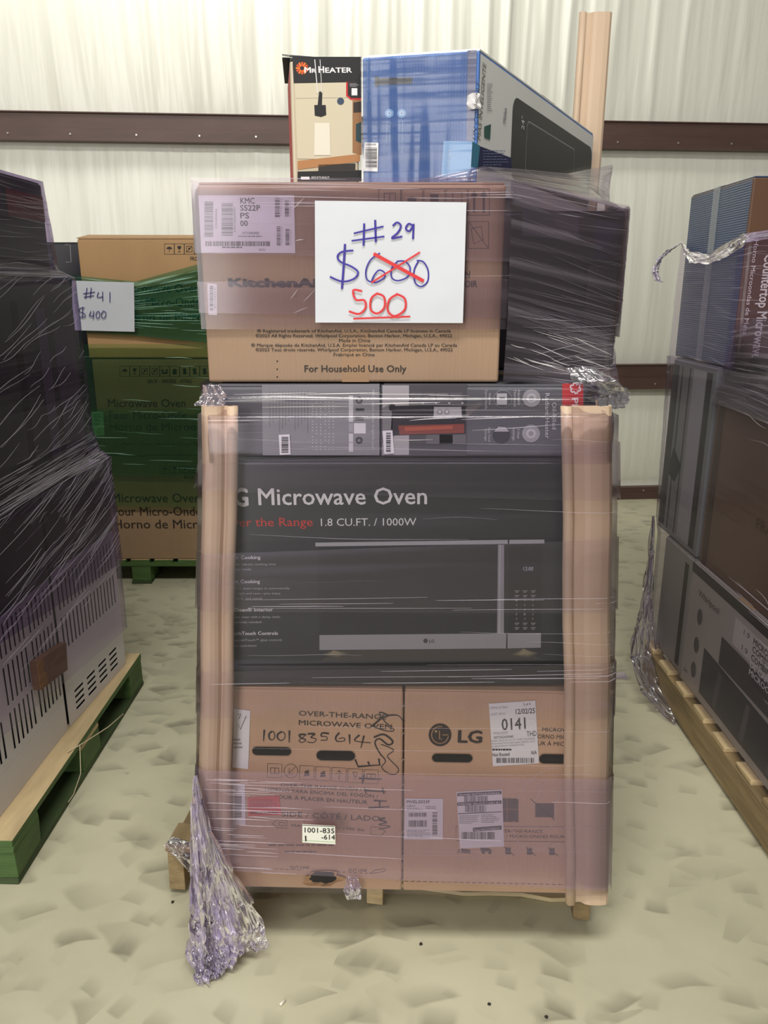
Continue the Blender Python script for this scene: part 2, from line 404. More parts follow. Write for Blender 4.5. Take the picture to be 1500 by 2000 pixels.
def wrinkles(T, G, n, mat, seed, s=(0, 1), t=(0, 1), ln=(.05, .2), slope=0., jit=.03, w=(.0004, .0012), lift=.0015, parent=None, fan=None, name='film_creases'):
    """raised creases of the stretched film: narrow ridges lying on the sheet"""
    r = random.Random(seed); V, Fs = [], []
    for _ in range(n):
        s0 = r.uniform(*s); t0 = r.uniform(*t); l = r.uniform(*ln); sl = slope + r.uniform(-jit, jit)
        if fan: sl += (t0 - fan[0]) * fan[1]
        hw = r.uniform(*w) / 2; k = 8; i0 = len(V); pts = []
        ph = r.random() * 9
        for j in range(k + 1):
            a = j / k; pts.append(gpt(G, s0 + l * a, t0 + sl * l * a + .002 * math.sin(a * 5 + ph)))
        for j, p in enumerate(pts):
            d = (pts[min(j + 1, k)] - pts[max(j - 1, 0)]);
            nn = Vector((d.y, -d.x, 0)); nn = nn.normalized() if nn.length > 1e-7 else Vector((0, -1, 0))
            up = d.cross(nn); up = up.normalized() if up.length > 1e-9 else Vector((0, 0, 1))
            h = hw * math.sin(math.pi * (.08 + .84 * j / k))
            V += [p + up * h + nn * lift * .6, p + nn * (lift + h), p - up * h + nn * lift * .6]
        for j in range(k):
            a = i0 + 3 * j; Fs += [(a, a + 1, a + 4, a + 3), (a + 1, a + 2, a + 5, a + 4)]
    return part(T, name, V, Fs, mat, smooth=True, kind='stuff', parent=parent)
def drape(T, name, path, mat, nu=40, nv=60, amp=.02, seed=1, crumple=.006, parent=None, pl=5):
    """hanging crumpled film: path of (centre, half-width vector, bulge)"""
    P = [(Vector(c), Vector(w), b) for c, w, b in path]; V, UV = [], []
    for j in range(nv + 1):
        x = j / nv * (len(P) - 1); k = min(int(x), len(P) - 2); a = x - k; a = a * a * (3 - 2 * a)
        c = P[k][0].lerp(P[k + 1][0], a); w = P[k][1].lerp(P[k + 1][1], a); b = P[k][2] * (1 - a) + P[k + 1][2] * a
        nn = w.cross(Vector((0, 0, 1))); nn = nn.normalized() if nn.length > 1e-6 else Vector((0, -1, 0))
        for i in range(nu + 1):
            s = i / nu * 2 - 1
            z = noise.noise(Vector((s * pl * .5 + seed * 5, j / nv * 2.2, seed))) * amp * b
            z += noise.noise(Vector((s * pl * 1.8, j / nv * 9, seed + 4))) * amp * .5 * b
            cr = noise.noise_vector(Vector((s * 9, j / nv * 22, seed + 9))) * crumple * b
            ed = noise.noise(Vector((j / nv * 10, seed, 3))) * .16 * abs(s) ** 3
            V.append(c + w * (s * (1 + ed)) + nn * z + cr); UV.append((s * w.length * 1 + seed, j / nv * 1.0))
    n1 = nu + 1
    Fs = [(j * n1 + i, j * n1 + i + 1, (j + 1) * n1 + i + 1, (j + 1) * n1 + i) for j in range(nv) for i in range(nu)]
    for v in V: v.z = max(v.z, .003)
    return part(T, name, V, Fs, mat, uv=UV, smooth=True, parent=parent)
def bx(T, name, lo, hi, mat, R=None, bevel=.0015, parent=None, mi=None, jit=0, rnd=None):
    """axis-aligned piece in the thing's own frame (R = thing matrix)"""
    (x0, y0, z0), (x1, y1, z1) = lo, hi
    v = [Vector(p) for p in ((x0, y0, z0), (x1, y0, z0), (x1, y1, z0), (x0, y1, z0), (x0, y0, z1), (x1, y0, z1), (x1, y1, z1), (x0, y1, z1))]
    if jit: v = [p + Vector((rnd.uniform(-jit, jit), rnd.uniform(-jit, jit), 0)) for p in v]
    return part(T, name, [T.M @ p for p in v], BOXF, mat, mi, bevel=bevel, parent=parent)

# ================================================================== the building
def struct(o): o['kind'] = 'structure'; return o
# floor: a trowelled slab with a control joint
fm, nt, p = newmat('burnished_concrete'); L = nt.links
tc = N(nt, 'ShaderNodeTexCoord')
base = ramp(nt, noise_tex(nt, 1.1, (1, 1, 1), 6, rough=.62), [(.3, rgb(180, 176, 150)), (.5, rgb(194, 190, 163)), (.7, rgb(203, 199, 173))])
def scuffs(scale, rotz, sx, sy, thr, seed, a, bb, rnd):
    mp = N(nt, 'ShaderNodeMapping'); mp.inputs['Rotation'].default_value = (0, 0, rotz); mp.inputs['Scale'].default_value = (sx, sy, 1)
    mp.inputs['Location'].default_value = (seed, seed * 1.7, 0)
    wn = N(nt, 'ShaderNodeTexNoise'); wn.inputs['Scale'].default_value = 3.0; wn.inputs['Detail'].default_value = 2
    L.new(tc.outputs['Object'], wn.inputs['Vector'])
    add = N(nt, 'ShaderNodeMixRGB', blend_type='LINEAR_LIGHT'); add.inputs[0].default_value = .07
    L.new(tc.outputs['Object'], add.inputs[1]); L.new(wn.outputs['Color'], add.inputs[2]); L.new(add.outputs[0], mp.inputs[0])
    fl = N(nt, 'ShaderNodeVectorMath', operation='MULTIPLY'); fl.inputs[1].default_value = (1, 1, 0); L.new(mp.outputs[0], fl.inputs[0])
    vo = N(nt, 'ShaderNodeTexVoronoi'); vo.feature = 'F1'; vo.inputs['Scale'].default_value = scale; vo.inputs['Randomness'].default_value = rnd
    L.new(fl.outputs[0], vo.inputs['Vector'])
    sc = N(nt, 'ShaderNodeVectorMath', operation='SUBTRACT'); L.new(fl.outputs[0], sc.inputs[0]); L.new(vo.outputs['Position'], sc.inputs[1])
    sp = N(nt, 'ShaderNodeSeparateXYZ'); L.new(sc.outputs[0], sp.inputs[0])
    # one sharp edge, fading to the other side
    mr = N(nt, 'ShaderNodeMapRange'); mr.inputs[1].default_value = bb / scale; mr.inputs[2].default_value = -bb / scale
    L.new(sp.outputs[1], mr.inputs[0])
    cut = N(nt, 'ShaderNodeMapRange'); cut.inputs[1].default_value = -bb / scale * 1.12; cut.inputs[2].default_value = -bb / scale * .9
    L.new(sp.outputs[1], cut.inputs[0])
    ab = N(nt, 'ShaderNodeMath', operation='ABSOLUTE'); L.new(sp.outputs[0], ab.inputs[0])
    cx = N(nt, 'ShaderNodeMapRange'); cx.inputs[1].default_value = a / scale; cx.inputs[2].default_value = a / scale * .6
    L.new(ab.outputs[0], cx.inputs[0])
    sr = N(nt, 'ShaderNodeSeparateColor'); L.new(vo.outputs['Color'], sr.inputs[0])
    th = N(nt, 'ShaderNodeMapRange'); th.inputs[1].default_value = thr; th.inputs[2].default_value = 1.0
    L.new(sr.outputs[0], th.inputs[0])
    o = None
    for q in (mr, cut, cx, th):
        if o is None: o = q.outputs[0]; continue
        m = N(nt, 'ShaderNodeMath', operation='MULTIPLY'); L.new(o, m.inputs[0]); L.new(q.outputs[0], m.inputs[1]); o = m.outputs[0]
    return o
col = base
for args, amt in (((8.2, .18, 1, 1.15, .38, 3., .30, .24, .42), .6), ((7.0, -.55, .8, 1.5, .42, 9., .32, .22, .5), .6), ((4.6, .9, 1, 1.5, .45, 17., .34, .26, .7), .45), ((10, .45, 1, 1, .5, 29., .28, .26, .6), .4)):
    sfac = scuffs(*args)
    k = N(nt, 'ShaderNodeMath', operation='MULTIPLY'); k.inputs[1].default_value = amt; k.use_clamp = True; L.new(sfac, k.inputs[0])
    mx = N(nt, 'ShaderNodeMixRGB'); mx.inputs[2].default_value = rgb(112, 106, 90); L.new(k.outputs[0], mx.inputs[0]); L.new(col, mx.inputs[1]); col = mx.outputs[0]
L.new(col, p.inputs['Base Color']); p.inputs['Roughness'].default_value = .5
bump(nt, p, noise_tex(nt, 5, (1, 1, 1), 4), .12, .01)
yj = 2.655
fv, ff = [], []
prof = [(-6, 0), (yj - .003, 0), (yj - .001, -.006), (yj + .001, -.006), (yj + .003, 0), (9, 0)]
for (y, z) in prof: fv += [(-8, y, z), (8, y, z)]
for k in range(len(prof) - 1): ff.append((2 * k, 2 * k + 1, 2 * k + 3, 2 * k + 2))
floor = struct(part(ROOM, 'floor', fv, ff, fm))
# back wall: insulation facing, pillowed and creased between the girts
wm, nt, p = newmat('white_insulation_facing')
wc = ramp(nt, noise_tex(nt, 2.0, (6, 6, .35), 4), [(.3, rgb(226, 226, 213)), (.7, rgb(234, 234, 222))])
nt.links.new(wc, p.inputs['Base Color']); p.inputs['Roughness'].default_value = .33
bump(nt, p, noise_tex(nt, 2, (9, 9, .35), 2, rough=.4), .35, .02)
def wall_y(x): return 5.30 + .079 * x
GZ = [0.0, .06, .87, 2.38, 3.9, 5.4]
NX, NZ = 760, 96; HW = 5.2; HT = 4.3; wv, wf = [], []
for j in range(NZ + 1):
    z = HT * j / NZ
    k = max(i for i in range(len(GZ) - 1) if GZ[i] <= z); t = (z - GZ[k]) / (GZ[k + 1] - GZ[k])
    pil = max(0, math.sin(math.pi * t)) ** .55
    amp = .3 if k <= 1 else (.62 if k == 2 else 1.0)
    for i in range(NX + 1):
        x = -HW + 2 * HW * i / NX
        sw = noise.noise(Vector((x * .9, z * .5, 1))) * .05
        c1 = 1 - abs(noise.noise(Vector((x * 4.6 + sw * 9, z * .22, k * 5.0)))) * 2
        c2 = 1 - abs(noise.noise(Vector((x * 13 + sw * 14, z * .45, k * 3.0 + 40)))) * 2
        c3 = noise.noise(Vector((x * 2.2, z * .35, k * 2.0 + 80)))
        fade = 1.0 if x < 1.0 else max(.25, 1 - (x - 1.0) * .5) if k == 2 else 1.0
        md = max(.15, .55 + 1.1 * noise.noise(Vector((x * .75, k * 4.0, 7)))); c1 = max(c1, 0); c2 = max(c2, 0)
        d = pil * (.055 + amp * fade * (.036 * md * c1 ** 2 + .012 * md * c2 ** 3 + .022 * c3))
        wv.append((x, wall_y(x) - d, z))
n1 = NX + 1
wf = [(j * n1 + i, j * n1 + i + 1, (j + 1) * n1 + i + 1, (j + 1) * n1 + i) for j in range(NZ) for i in range(NX)]
struct(part(ROOM, 'wall_back', wv, wf, wm, smooth=True))
OX = mottled('red_oxide_steel', (84, 62, 56), .12, .5, 4, (1, 1, 6))
SCREW = ink(190, 185, 175, .3, .6)
def girt(name, z0, z1, base=False):
    h = z1 - z0
    prf = [(0, z0), (-.105, z0), (-.105, z0 + h * .42), (-.085, z0 + h * .46), (-.085, z1 - .012), (-.095, z1 - .006), (-.095, z1), (0, z1)]
    if base: prf = [(0, z0), (-.09, z0), (-.09, z0 + h * .5), (-.075, z0 + h * .55), (-.075, z1), (0, z1)]
    v = []; n = len(prf)
    for x in (-HW, HW):
        for (dy, z) in prf: v.append((x, wall_y(x) + dy, z))
    f = [(k, (k + 1) % n, n + (k + 1) % n, n + k) for k in range(n)] + [tuple(range(n)), tuple(range(2 * n - 1, n - 1, -1))]
    o = struct(part(ROOM, name, v, f, OX))
    zz = z0 + h * (.72 if base else .22); yy = -.075 if base else -.105
    r = random.Random(3)
    for k in range(15):
        x = -2.6 + k * .37 + r.uniform(-.03, .03); c = Vector((x, wall_y(x) + yy, zz))
        hv = [c + Vector((.006 * math.cos(a), -.004 * e, .006 * math.sin(a))) for e in (0, 1) for a in [6.2832 * q / 6 for q in range(6)]]
        part(ROOM, 'screw', hv, [tuple(range(6, 12))] + [(q, (q + 1) % 6, 6 + (q + 1) % 6, 6 + q) for q in range(6)], SCREW, parent=o)
girt('trim_1', 2.30, 2.46); girt('trim_2', .787, .953); girt('trim_3', 0.0, .085, True)

# ================================================================== pallets
def stringer_pallet(label, loc, rz, w, l, top=WOOD, low=WOODD, seed=1, nb=7, setback=.07, group='wooden pallets'):
    """deck boards across, three stringers running back, bottom boards"""
    T = Thing('wooden_pallet', label, 'pallet', (*loc, 0), rz); r = random.Random(seed)
    for k in range(3):
        x = (w - .04) * k / 2
        bx(T, 'stringer', (x, 0, .014), (x + .04, l, .122), WOODD if k != 1 else WOOD, bevel=.003, jit=.002, rnd=r)
    bw = .09; st = (l - bw) / (nb - 1)
    for k in range(nb):
        y = st * k; bx(T, 'deck_board', (r.uniform(-.004, .004), y, .1225), (w + r.uniform(-.004, .004), y + bw, .14), top if k else low, bevel=.003, jit=.003, rnd=r)
    for y in (setback, l / 2 - .045, l - .1):
        n = 14
        pts = []
        for k in range(n + 1):
            x = w * (.01 + .98 * k / n); j = r.uniform(-.007, .007); tz = r.uniform(-.002, 0)
            pts += [(x, y + j, .001), (x, y + .09, .001), (x, y + .09, .0135), (x, y + j, .0135 + tz)]
        f = []
        for k in range(n):
            a, b = 4 * k, 4 * k + 4
            f += [(a, b, b + 1, a + 1), (a + 1, b + 1, b + 2, a + 2), (a + 2, b + 2, b + 3, a + 3), (a + 3, b + 3, b, a)]
        f += [(0, 1, 2, 3), (4 * n + 3, 4 * n + 2, 4 * n + 1, 4 * n)]
        part(T, 'bottom_board', [T.M @ Vector(p) for p in pts], f, WOODX)
    return T
def block_pallet(label, loc, rz, w, l, seed=1):
    """green painted block pallet with raw wood deck"""
    T = Thing('block_pallet', label, 'pallet', (*loc, 0), rz); r = random.Random(seed)
    GM = [GREENW, WOOD]
    for x in (0, w / 2 - .05, w - .1): bx(T, 'bottom_board', (x, 0, .001), (x + .1, l, .017), GREEND, bevel=.002, jit=.002, rnd=r)
    for i in range(3):
        for j in range(3):
            x = (w - .1) * i / 2; y = (l - .14) * j / 2
            bx(T, 'block', (x + .003, y + .003, .0175), (x + .1, y + .14, .094), GREENW if i != 1 or j == 0 else WOOD, bevel=.003, jit=.002, rnd=r)
    for j in range(3):
        y = (l - .14) * j / 2; bx(T, 'stringer_board', (0, y, .0945), (w, y + .14, .112), GREENW if j != 1 else WOOD, bevel=.002, jit=.002, rnd=r)
    n = 9; bw = w / n * .82
    for k in range(n):
        x = (w - bw) * k / (n - 1)
        o = bx(T, 'deck_board', (x, 0, .1125), (x + bw, l, .13), GM, bevel=0, mi=[0, 1, 0, 0, 0, 0], jit=.002, rnd=r)
    return T
stringer_pallet('weathered pine pallet under the stack bearing the #29 price sheet', (-.53, 1.585), math.radians(-5.75), 1.018, 1.17, seed=4)
block_pallet('green painted block pallet under the two white louvred appliances', (-1.94, 1.62), math.radians(-.3), 1.02, 1.03, seed=2)
stringer_pallet('bare brown pine pallet under the stack topped by the blue carton', (1.01, 1.685), 0, 1.02, 1.05, top=WOOD, seed=7, setback=.0)
block_pallet('dark green block pallet under the three brown microwave cartons', (-1.76, 3.69), 0, 1.05, 1.02, seed=5)

# ================================================================== centre stack
RB = math.radians(-1.6); UB = Vector((math.cos(RB), math.sin(RB)))
P0 = Vector((-.364, 1.449))
BL = Box('microwave_carton', 'brown carton handwritten 1001835614, WHITE and stuck with a red label', rect(P0, RB, .404, .47), .141, .645, CARD_BRIGHT)
BR = Box('microwave_carton', 'brown carton printed with round black logo and stuck with large 0141 label', rect(P0 + UB * .407, RB, .404, .47), .141, .645, CARD_BRIGHT)
Box('plain_carton', 'plain brown carton low behind the carton with the 0141 label', rect((-.36, 1.95), 0, .80, .46), .141, .70, CARD3)
Box('plain_carton', 'plain brown carton behind the black microwave carton, carrying the dark wrapped carton', rect((-.32, 1.95), 0, .72, .46), .702, 1.268, CARD3)
LG = Box('microwave_carton', 'black printed over-the-range microwave carton showing a stainless microwave', rect((-.324, 1.45), 0, .731, .46), .648, 1.127, BLACKP)
HL = Box('heater_carton', 'grey heater carton with dotted comparison chart, lying beside the radiant heater carton', rect((-.318, 1.475), 0, .312, .42), 1.130, 1.268, GREYP)
HR = Box('heater_carton', 'grey oil-filled radiant heater carton with red end panel, lying on its side', rect((-.003, 1.47), 0, .386, .42), 1.130, 1.268, GREYP)
KA = Box('microwave_carton', 'brown microwave carton bearing the #29 price sheet, below the blue fan carton', rect((-.335, 1.49), 0, .554, .42), 1.271, 1.626, CARD)
AC = Box('dark_carton', 'dark wrapped carton behind the brown carton with the #29 sheet', rect((.236, 1.75), 0, .276, .55), 1.271, 1.602, DARKB)
MH = Box('heater_carton', 'narrow upright garage heater carton with black header and open flap', rect((-.181, 1.665), math.radians(8), .132, .2), 1.627, 1.868, [ink(196, 184, 160, .35), ink(190, 40, 42), ink(190, 40, 42), BLACKP, BLACKP], tape=False)
FN = Box('fan_carton', 'glossy blue and white tower fan carton lying lengthwise on the brown carton', [(-.043, 1.668), (.178, 1.62), (.605, 2.44), (.39, 2.52)], 1.628, 1.874, [BLUEF, WHITEP, BLUEF, BLUEF, WHITEP])

# --- bottom-left carton print
def Z5(x, y): return (380 + x / 3.5714, 1330 + y / 3.5714)
def zz(fn, pts): return [fn(*p) for p in pts]
p = Print(BL.T, BL.front); D = (52, 44, 44)
p.text('OVER-THE-RANGE', Z5(727, 240), Z5(1338, 268), D, cap=10.5, bold=.006); p.text('MICROWAVE OVEN', Z5(727, 305), Z5(1375, 337), D, cap=10.5, bold=.006)
p.text('OVER-THE-RANGE OVEN /', Z5(600, 735), Z5(1165, 767), D, cap=7.5); p.text('HORNO PARA ENCIMA DEL FOGÓN /', Z5(492, 765), Z5(1280, 815), D, cap=7.5)
p.text('FOUR À PLACER EN HAUTEUR', Z5(562, 818), Z5(1205, 858), D, cap=8, bold=.006)
p.text('SIDE / CÔTÉ / LADO', Z5(607, 943), Z5(1292, 978), D, cap=11.5); p.text('MAX PRESSURE = 1700 lbs.', Z5(677, 1014), Z5(1190, 1046), D, cap=5.5)
p.text('CUT LINE', Z5(668, 1307), Z5(800, 1310), D, cap=6.0); p.text('CUT LINE', Z5(1072, 1326), Z5(1202, 1330), D, cap=6.0)
for k in range(24):
    if k in (12, 13, 14, 15, 16): continue
    x = 280 + k * 39.5; y = 1297 + (x - 280) * .047; p.stroke([Z5(x, y), Z5(x + 24, y + 1)], 1.0, D)
p.stroke(zz(Z5, [(1222, 1342), (1255, 1320), (1325, 1308), (1335, 1318), (1320, 1328), (1262, 1338), (1222, 1342)]), 1.0, D, smooth=False)
for k in range(7):
    x = 510 + k * 112; y = 575 + k * 7
    if k == 1:
        c = Z5(x + 50, y + 45); p.ring(c[0], c[1], 13.5, .9, D); p.stroke([Z5(x + 18, y + 80), Z5(x + 85, y + 12)], .9, D); p.stroke(zz(Z5, [(x + 40, y + 25), (x + 40, y + 65), (x + 70, y + 65)]), .9, D); continue
    a = zz(Z5, [(x, y), (x + 100, y + 4), (x + 98, y + 100), (x - 2, y + 96), (x, y)]); p.stroke(a, .9, D, smooth=False)
    if k in (0, 6): p.stroke(zz(Z5, [(x + 20, y + 30), (x + 78, y + 32), (x + 78, y + 70), (x + 20, y + 68), (x + 20, y + 30)]), 1.2, D, smooth=False); p.stroke(zz(Z5, [(x + 50, y + 32), (x + 50, y + 68)]), 1, D)
    elif k == 4: p.stroke(zz(Z5, [(x + 50, y + 85), (x + 50, y + 20)]), 1, D); p.stroke(zz(Z5, [(x + 28, y + 45), (x + 50, y + 18), (x + 72, y + 45)]), 1, D, smooth=False)
    elif k == 5: p.stroke(zz(Z5, [(x + 35, y + 25), (x + 65, y + 26), (x + 60, y + 52), (x + 42, y + 52), (x + 35, y + 25)]), 1, D, smooth=False); p.stroke(zz(Z5, [(x + 50, y + 52), (x + 50, y + 76)]), 1, D)
    else: p.poly(zz(Z5, [(x + 35, y + 40), (x + 62, y + 30), (x + 68, y + 70), (x + 30, y + 74)]), (86, 68, 62))
p.stroke(zz(Z5, [(545, 995), (575, 965), (645, 972), (642, 1028), (572, 1022), (545, 995)]), 1, D, smooth=False); p.stroke(zz(Z5, [(590, 985), (630, 988), (628, 1010), (590, 1008), (590, 985)]), 1, D, smooth=False)
p.stroke(zz(Z5, [(1330, 1050), (1300, 1080), (1228, 1068), (1230, 1016), (1302, 1022), (1330, 1050)]), 1, D, smooth=False)
p.lines(*Z5(515, 1140), *Z5(985, 1155), 1, (110, 88, 84), 3, .6, 0, .05); p.lines(*Z5(630, 1185), *Z5(860, 1200), 1, (110, 88, 84), 5, .6, 0, .05)
p.build('printed_text', BL.body)
h = Print(BL.T, BL.front, .0010); K = (40, 34, 36)
for st in ([(487, 340), (481, 418)], [(540, 350), (520, 370), (524, 402), (545, 410), (560, 385), (552, 355), (536, 350)], [(608, 352), (580, 372), (582, 402), (608, 414), (630, 392), (626, 362), (600, 352)],
           [(662, 345), (660, 428)], [(772, 372), (732, 374), (742, 395), (775, 410), (752, 428), (728, 416), (755, 392), (782, 370)], [(790, 368), (838, 368), (812, 392), (848, 404), (830, 428), (785, 424)],
           [(937, 366), (892, 362), (884, 384), (918, 388), (922, 410), (880, 412)], [(1010, 360), (985, 392), (996, 420), (1045, 416), (1040, 396), (1005, 402)], [(1080, 372), (1083, 438)],
           [(1150, 376), (1118, 416), (1228, 430)], [(1182, 380), (1160, 466)]):
    h.stroke(zz(Z5, st), 3.8, K, taper=True)
for st in ([(1330, 955), (1285, 965), (1340, 985), (1283, 1000), (1366, 1014), (1283, 1034)], [(1213, 884), (1360, 876)], [(1250, 832), (1340, 838)], [(1292, 832), (1290, 880)], [(1185, 745), (1195, 782)], [(1192, 762), (1335, 772)], [(1310, 745), (1322, 790)],
           [(1145, 676), (1305, 684)], [(1182, 652), (1170, 716)], [(1138, 596), (1298, 584)], [(1120, 545), (1142, 600)], [(1210, 560), (1222, 592)], [(1285, 540), (1292, 590)],
           [(1250, 392), (1320, 372), (1382, 420), (1350, 444), (1290, 402), (1258, 430), (1290, 500), (1332, 556), (1305, 600), (1350, 642), (1402, 648), (1422, 612), (1375, 560), (1345, 520), (1388, 480), (1300, 440)],
           [(1242, 312), (1300, 262), (1348, 240), (1290, 218), (1325, 280), (1392, 342), (1330, 346), (1235, 312)], [(1340, 240), (1420, 240), (1462, 292)]):
    h.stroke(zz(Z5, st), 4.0, (52, 44, 46), taper=True)
h.build('marker_writing', BL.body)
def slot(B, pts, name='hand_hole'):
    """die-cut hand hole: a dark pocket with a folded-in flap edge"""
    f = B.front; q = [f.hit(*a) for a in pts]; (u0, v0), (u1, v1) = q; r = abs(v0 - v1) / 2; vm = (v0 + v1) / 2; V = []
    n = 10; loop = [(u1 - r + r * math.cos(a), vm + r * math.sin(a)) for a in [-math.pi / 2 + math.pi * k / n for k in range(n + 1)]] + [(u0 + r + r * math.cos(a), vm + r * math.sin(a)) for a in [math.pi / 2 + math.pi * k / n for k in range(n + 1)]]
    m = len(loop); V = [f.at(p, .0004) for p in loop] + [f.at((p[0], p[1]), .0012) for p in [(vm0[0] + (vm0[0] - (u0 + u1) / 2) * .03, vm + (vm0[1] - vm) * 1.16) for vm0 in loop]] + [f.at(p, .0007) for p in loop]
    fc = [tuple(range(m))] + [(m + k, m + (k + 1) % m, 2 * m + (k + 1) % m, 2 * m + k) for k in range(m)]
    part(B.T, name, V, fc, [HOLE, CARD3], [0] + [1] * m)
slot(BL, [Z5(402, 458), Z5(675, 520)]); slot(BL, [Z5(850, 484), Z5(1120, 556)])
o, q = sticker(BL.T, BL.front, zz(Z5, [(275, 190), (390, 205), (375, 612), (265, 600)]), 'paper_label'); q.stroke(zz(Z5, [(300, 232), (325, 226), (310, 262)]), 1.2, K, 1, False); q.stroke(zz(Z5, [(306, 300), (322, 334), (362, 240)]), 1.2, K, 1, False); q.lines(*Z5(272, 400), *Z5(350, 480), 3, INKG, 2); q.build('label_print', o)
o, q = sticker(BL.T, BL.front, zz(Z5, [(270, 715), (352, 718), (357, 1003), (268, 1000)]), 'barcode_label'); q.bars(*Z5(282, 790), *Z5(330, 950), INKB, 26, 4, False); q.lines(*Z5(280, 752), *Z5(320, 775), 1, INKB, 2); q.build('label_print', o)
o, q = sticker(BL.T, BL.front, zz(Z5, [(370, 812), (590, 797), (607, 932), (375, 940)]), 'red_label', ink(214, 84, 78)); q.lines(*Z5(385, 825), *Z5(590, 885), 5, (160, 52, 56), 9); q.lines(*Z5(390, 908), *Z5(590, 928), 1, (120, 40, 44), 11, .8, 1, .05); q.build('label_print', o)
# torn hole low in the carton, with ragged lifted board round it
f = BL.front; r = random.Random(5); V = []; n = 22
for k in range(n):
    a = 6.2832 * k / n; rr = 1 + r.uniform(-.15, .15); c = Z5(895 + 92 * rr * math.cos(a), 1366 + 42 * rr * math.sin(a)); V.append(f.at(f.hit(*c), .0006))
for k in range(n):
    a = 6.2832 * k / n; rr = 1.25 + r.uniform(-.15, .5) * (1 if abs(math.cos(a)) > .5 else .2); c = Z5(895 + 100 * rr * math.cos(a), 1366 + 40 * rr * math.sin(a)); V.append(f.at(f.hit(*c), .0035 + r.uniform(0, .004)))
part(BL.T, 'torn_hole', V, [tuple(range(n))[::-1]] + [(k, (k + 1) % n, n + (k + 1) % n, n + k) for k in range(n)], [HOLE, CARD2], [0] + [1] * n)
# staples along the glued seam
for k, y in enumerate((180, 372, 555, 730, 890, 1055, 1225, 1390)):
    for d in (0, 26):
        q = Print(BL.T, BL.front, .001); q.stroke(zz(Z5, [(1408 + d, y + 14), (1436 + d, y - 14)]), 1.3, ink(196, 178, 160, .25, .5)); q.build('staple')

# --- bottom-right carton print
def Z6(x, y): return (770 + x / 3.3333, 1330 + y / 3.3333)
p = Print(BR.T, BR.front)
c = Z6(298, 350); p.disc(*c, 22.5, D); p.text('LG', Z6(412, 398), Z6(572, 402), D, cap=26, bold=.035)
T_ = ink(188, 148, 108)
p.stroke([(c[0] + 16.5 * math.cos(a), c[1] + 16.5 * math.sin(a)) for a in [math.radians(d) for d in range(-75, -361, -12)]], 1.5, T_, 1, False)
p.stroke([(c[0] + 16.5, c[1]), (c[0] + 4.5, c[1])], 1.5, T_, 1); p.stroke([(c[0] - 1, c[1] - 8), (c[0] - 1, c[1] + 8), (c[0] + 4, c[1] + 8)], 1.6, T_, 1, False); p.disc(c[0] - 8, c[1] - 7, 2.4, T_, 1)
p.text('MICROWAVE OVEN', Z6(962, 327), Z6(1330, 338), D, cap=8.5); p.text('HORNO MICROONDAS', Z6(905, 371), Z6(1300, 383), D, cap=8.5); p.text('FOUR À MICRO-ONDES', Z6(880, 416), Z6(1310, 428), D, cap=8.5)
p.stroke(zz(Z6, [(402, 945), (1290, 950), (1290, 1048), (402, 1040), (402, 945)]), .9, D, smooth=False)
p.text('OVER-THE-RANGE', Z6(668, 984), Z6(965, 988), D, cap=6.6); p.text('/ MICRO-ONDES FOUR-HOTTE', Z6(728, 1019), Z6(1240, 1024), D, cap=6.6)
for k in range(27): x = 66 + k * 40; p.stroke([Z6(x, 1303 + k * .85), Z6(x + 25, 1303.5 + k * .85)], 1.0, D)
B_ = (84, 70, 70)
p.poly(zz(Z6, [(600, 760), (808, 765), (808, 918), (600, 915)]), B_)
for a in (660, 735): p.stroke(zz(Z6, [(a, 765), (a, 915)]), .8, T_, 1)
p.stroke(zz(Z6, [(600, 830), (808, 834)]), .8, T_, 1); p.poly(zz(Z6, [(918, 795), (1040, 797), (1040, 887), (918, 885)]), B_); p.stroke(zz(Z6, [(885, 765), (1045, 905)]), 1.3, D, 1)
for i, x in enumerate((450, 600, 745, 885, 1030, 1160)):
    y = 1080 + i * 2
    if i == 0: p.text('A', Z6(408, 1120), Z6(432, 1120), D, cap=9); p.poly(zz(Z6, [(435, 1090), (495, 1100), (495, 1122), (440, 1118)]), B_)
    elif i == 1: p.poly(zz(Z6, [(560, 1085), (620, 1088), (640, 1112), (565, 1112)]), B_); p.disc(*Z6(580, 1115), 3, D); p.disc(*Z6(622, 1116), 3, D)
    else:
        p.poly(zz(Z6, [(x - 22, y), (x + 14, y), (x + 14, y + 44), (x - 22, y + 44)]), B_); p.stroke(zz(Z6, [(x - 30, y - 6), (x + 36, y + 52)]), 1.2, D, 1)
p.build('printed_text', BR.body)
p = Print(BR.T, BR.front, .0012); WS = ink(206, 196, 198)
for arc in ([(800, 770), (850, 680), (930, 610), (1000, 575), (1070, 568)], [(985, 650), (945, 720), (912, 780), (884, 845)], [(1078, 720), (1045, 800), (1050, 880), (1040, 930), (1000, 970), (940, 985), (870, 955)], [(772, 920), (775, 1010), (810, 1065), (870, 1090), (960, 1092), (1090, 1055)]):
    for (ax, ay), (bx_, by) in zip(arc, arc[1:]):
        n = max(2, int(math.hypot(bx_ - ax, by - ay) / 20))
        for k in range(n):
            x = ax + (bx_ - ax) * k / n; y = ay + (by - ay) * k / n; p.stroke([Z6(x, y), Z6(x + 9, y - 11)], 1.2, WS)
p.build('white_dashes', BR.body)  # short white dashes strung along arcs
slot(BR, [Z6(247, 472), Z6(508, 530)]); slot(BR, [Z6(945, 475), Z6(1210, 540)])
o, q = sticker(BR.T, BR.front, zz(Z6, [(615, 145), (918, 125), (942, 533), (642, 553)]), 'shipping_label')
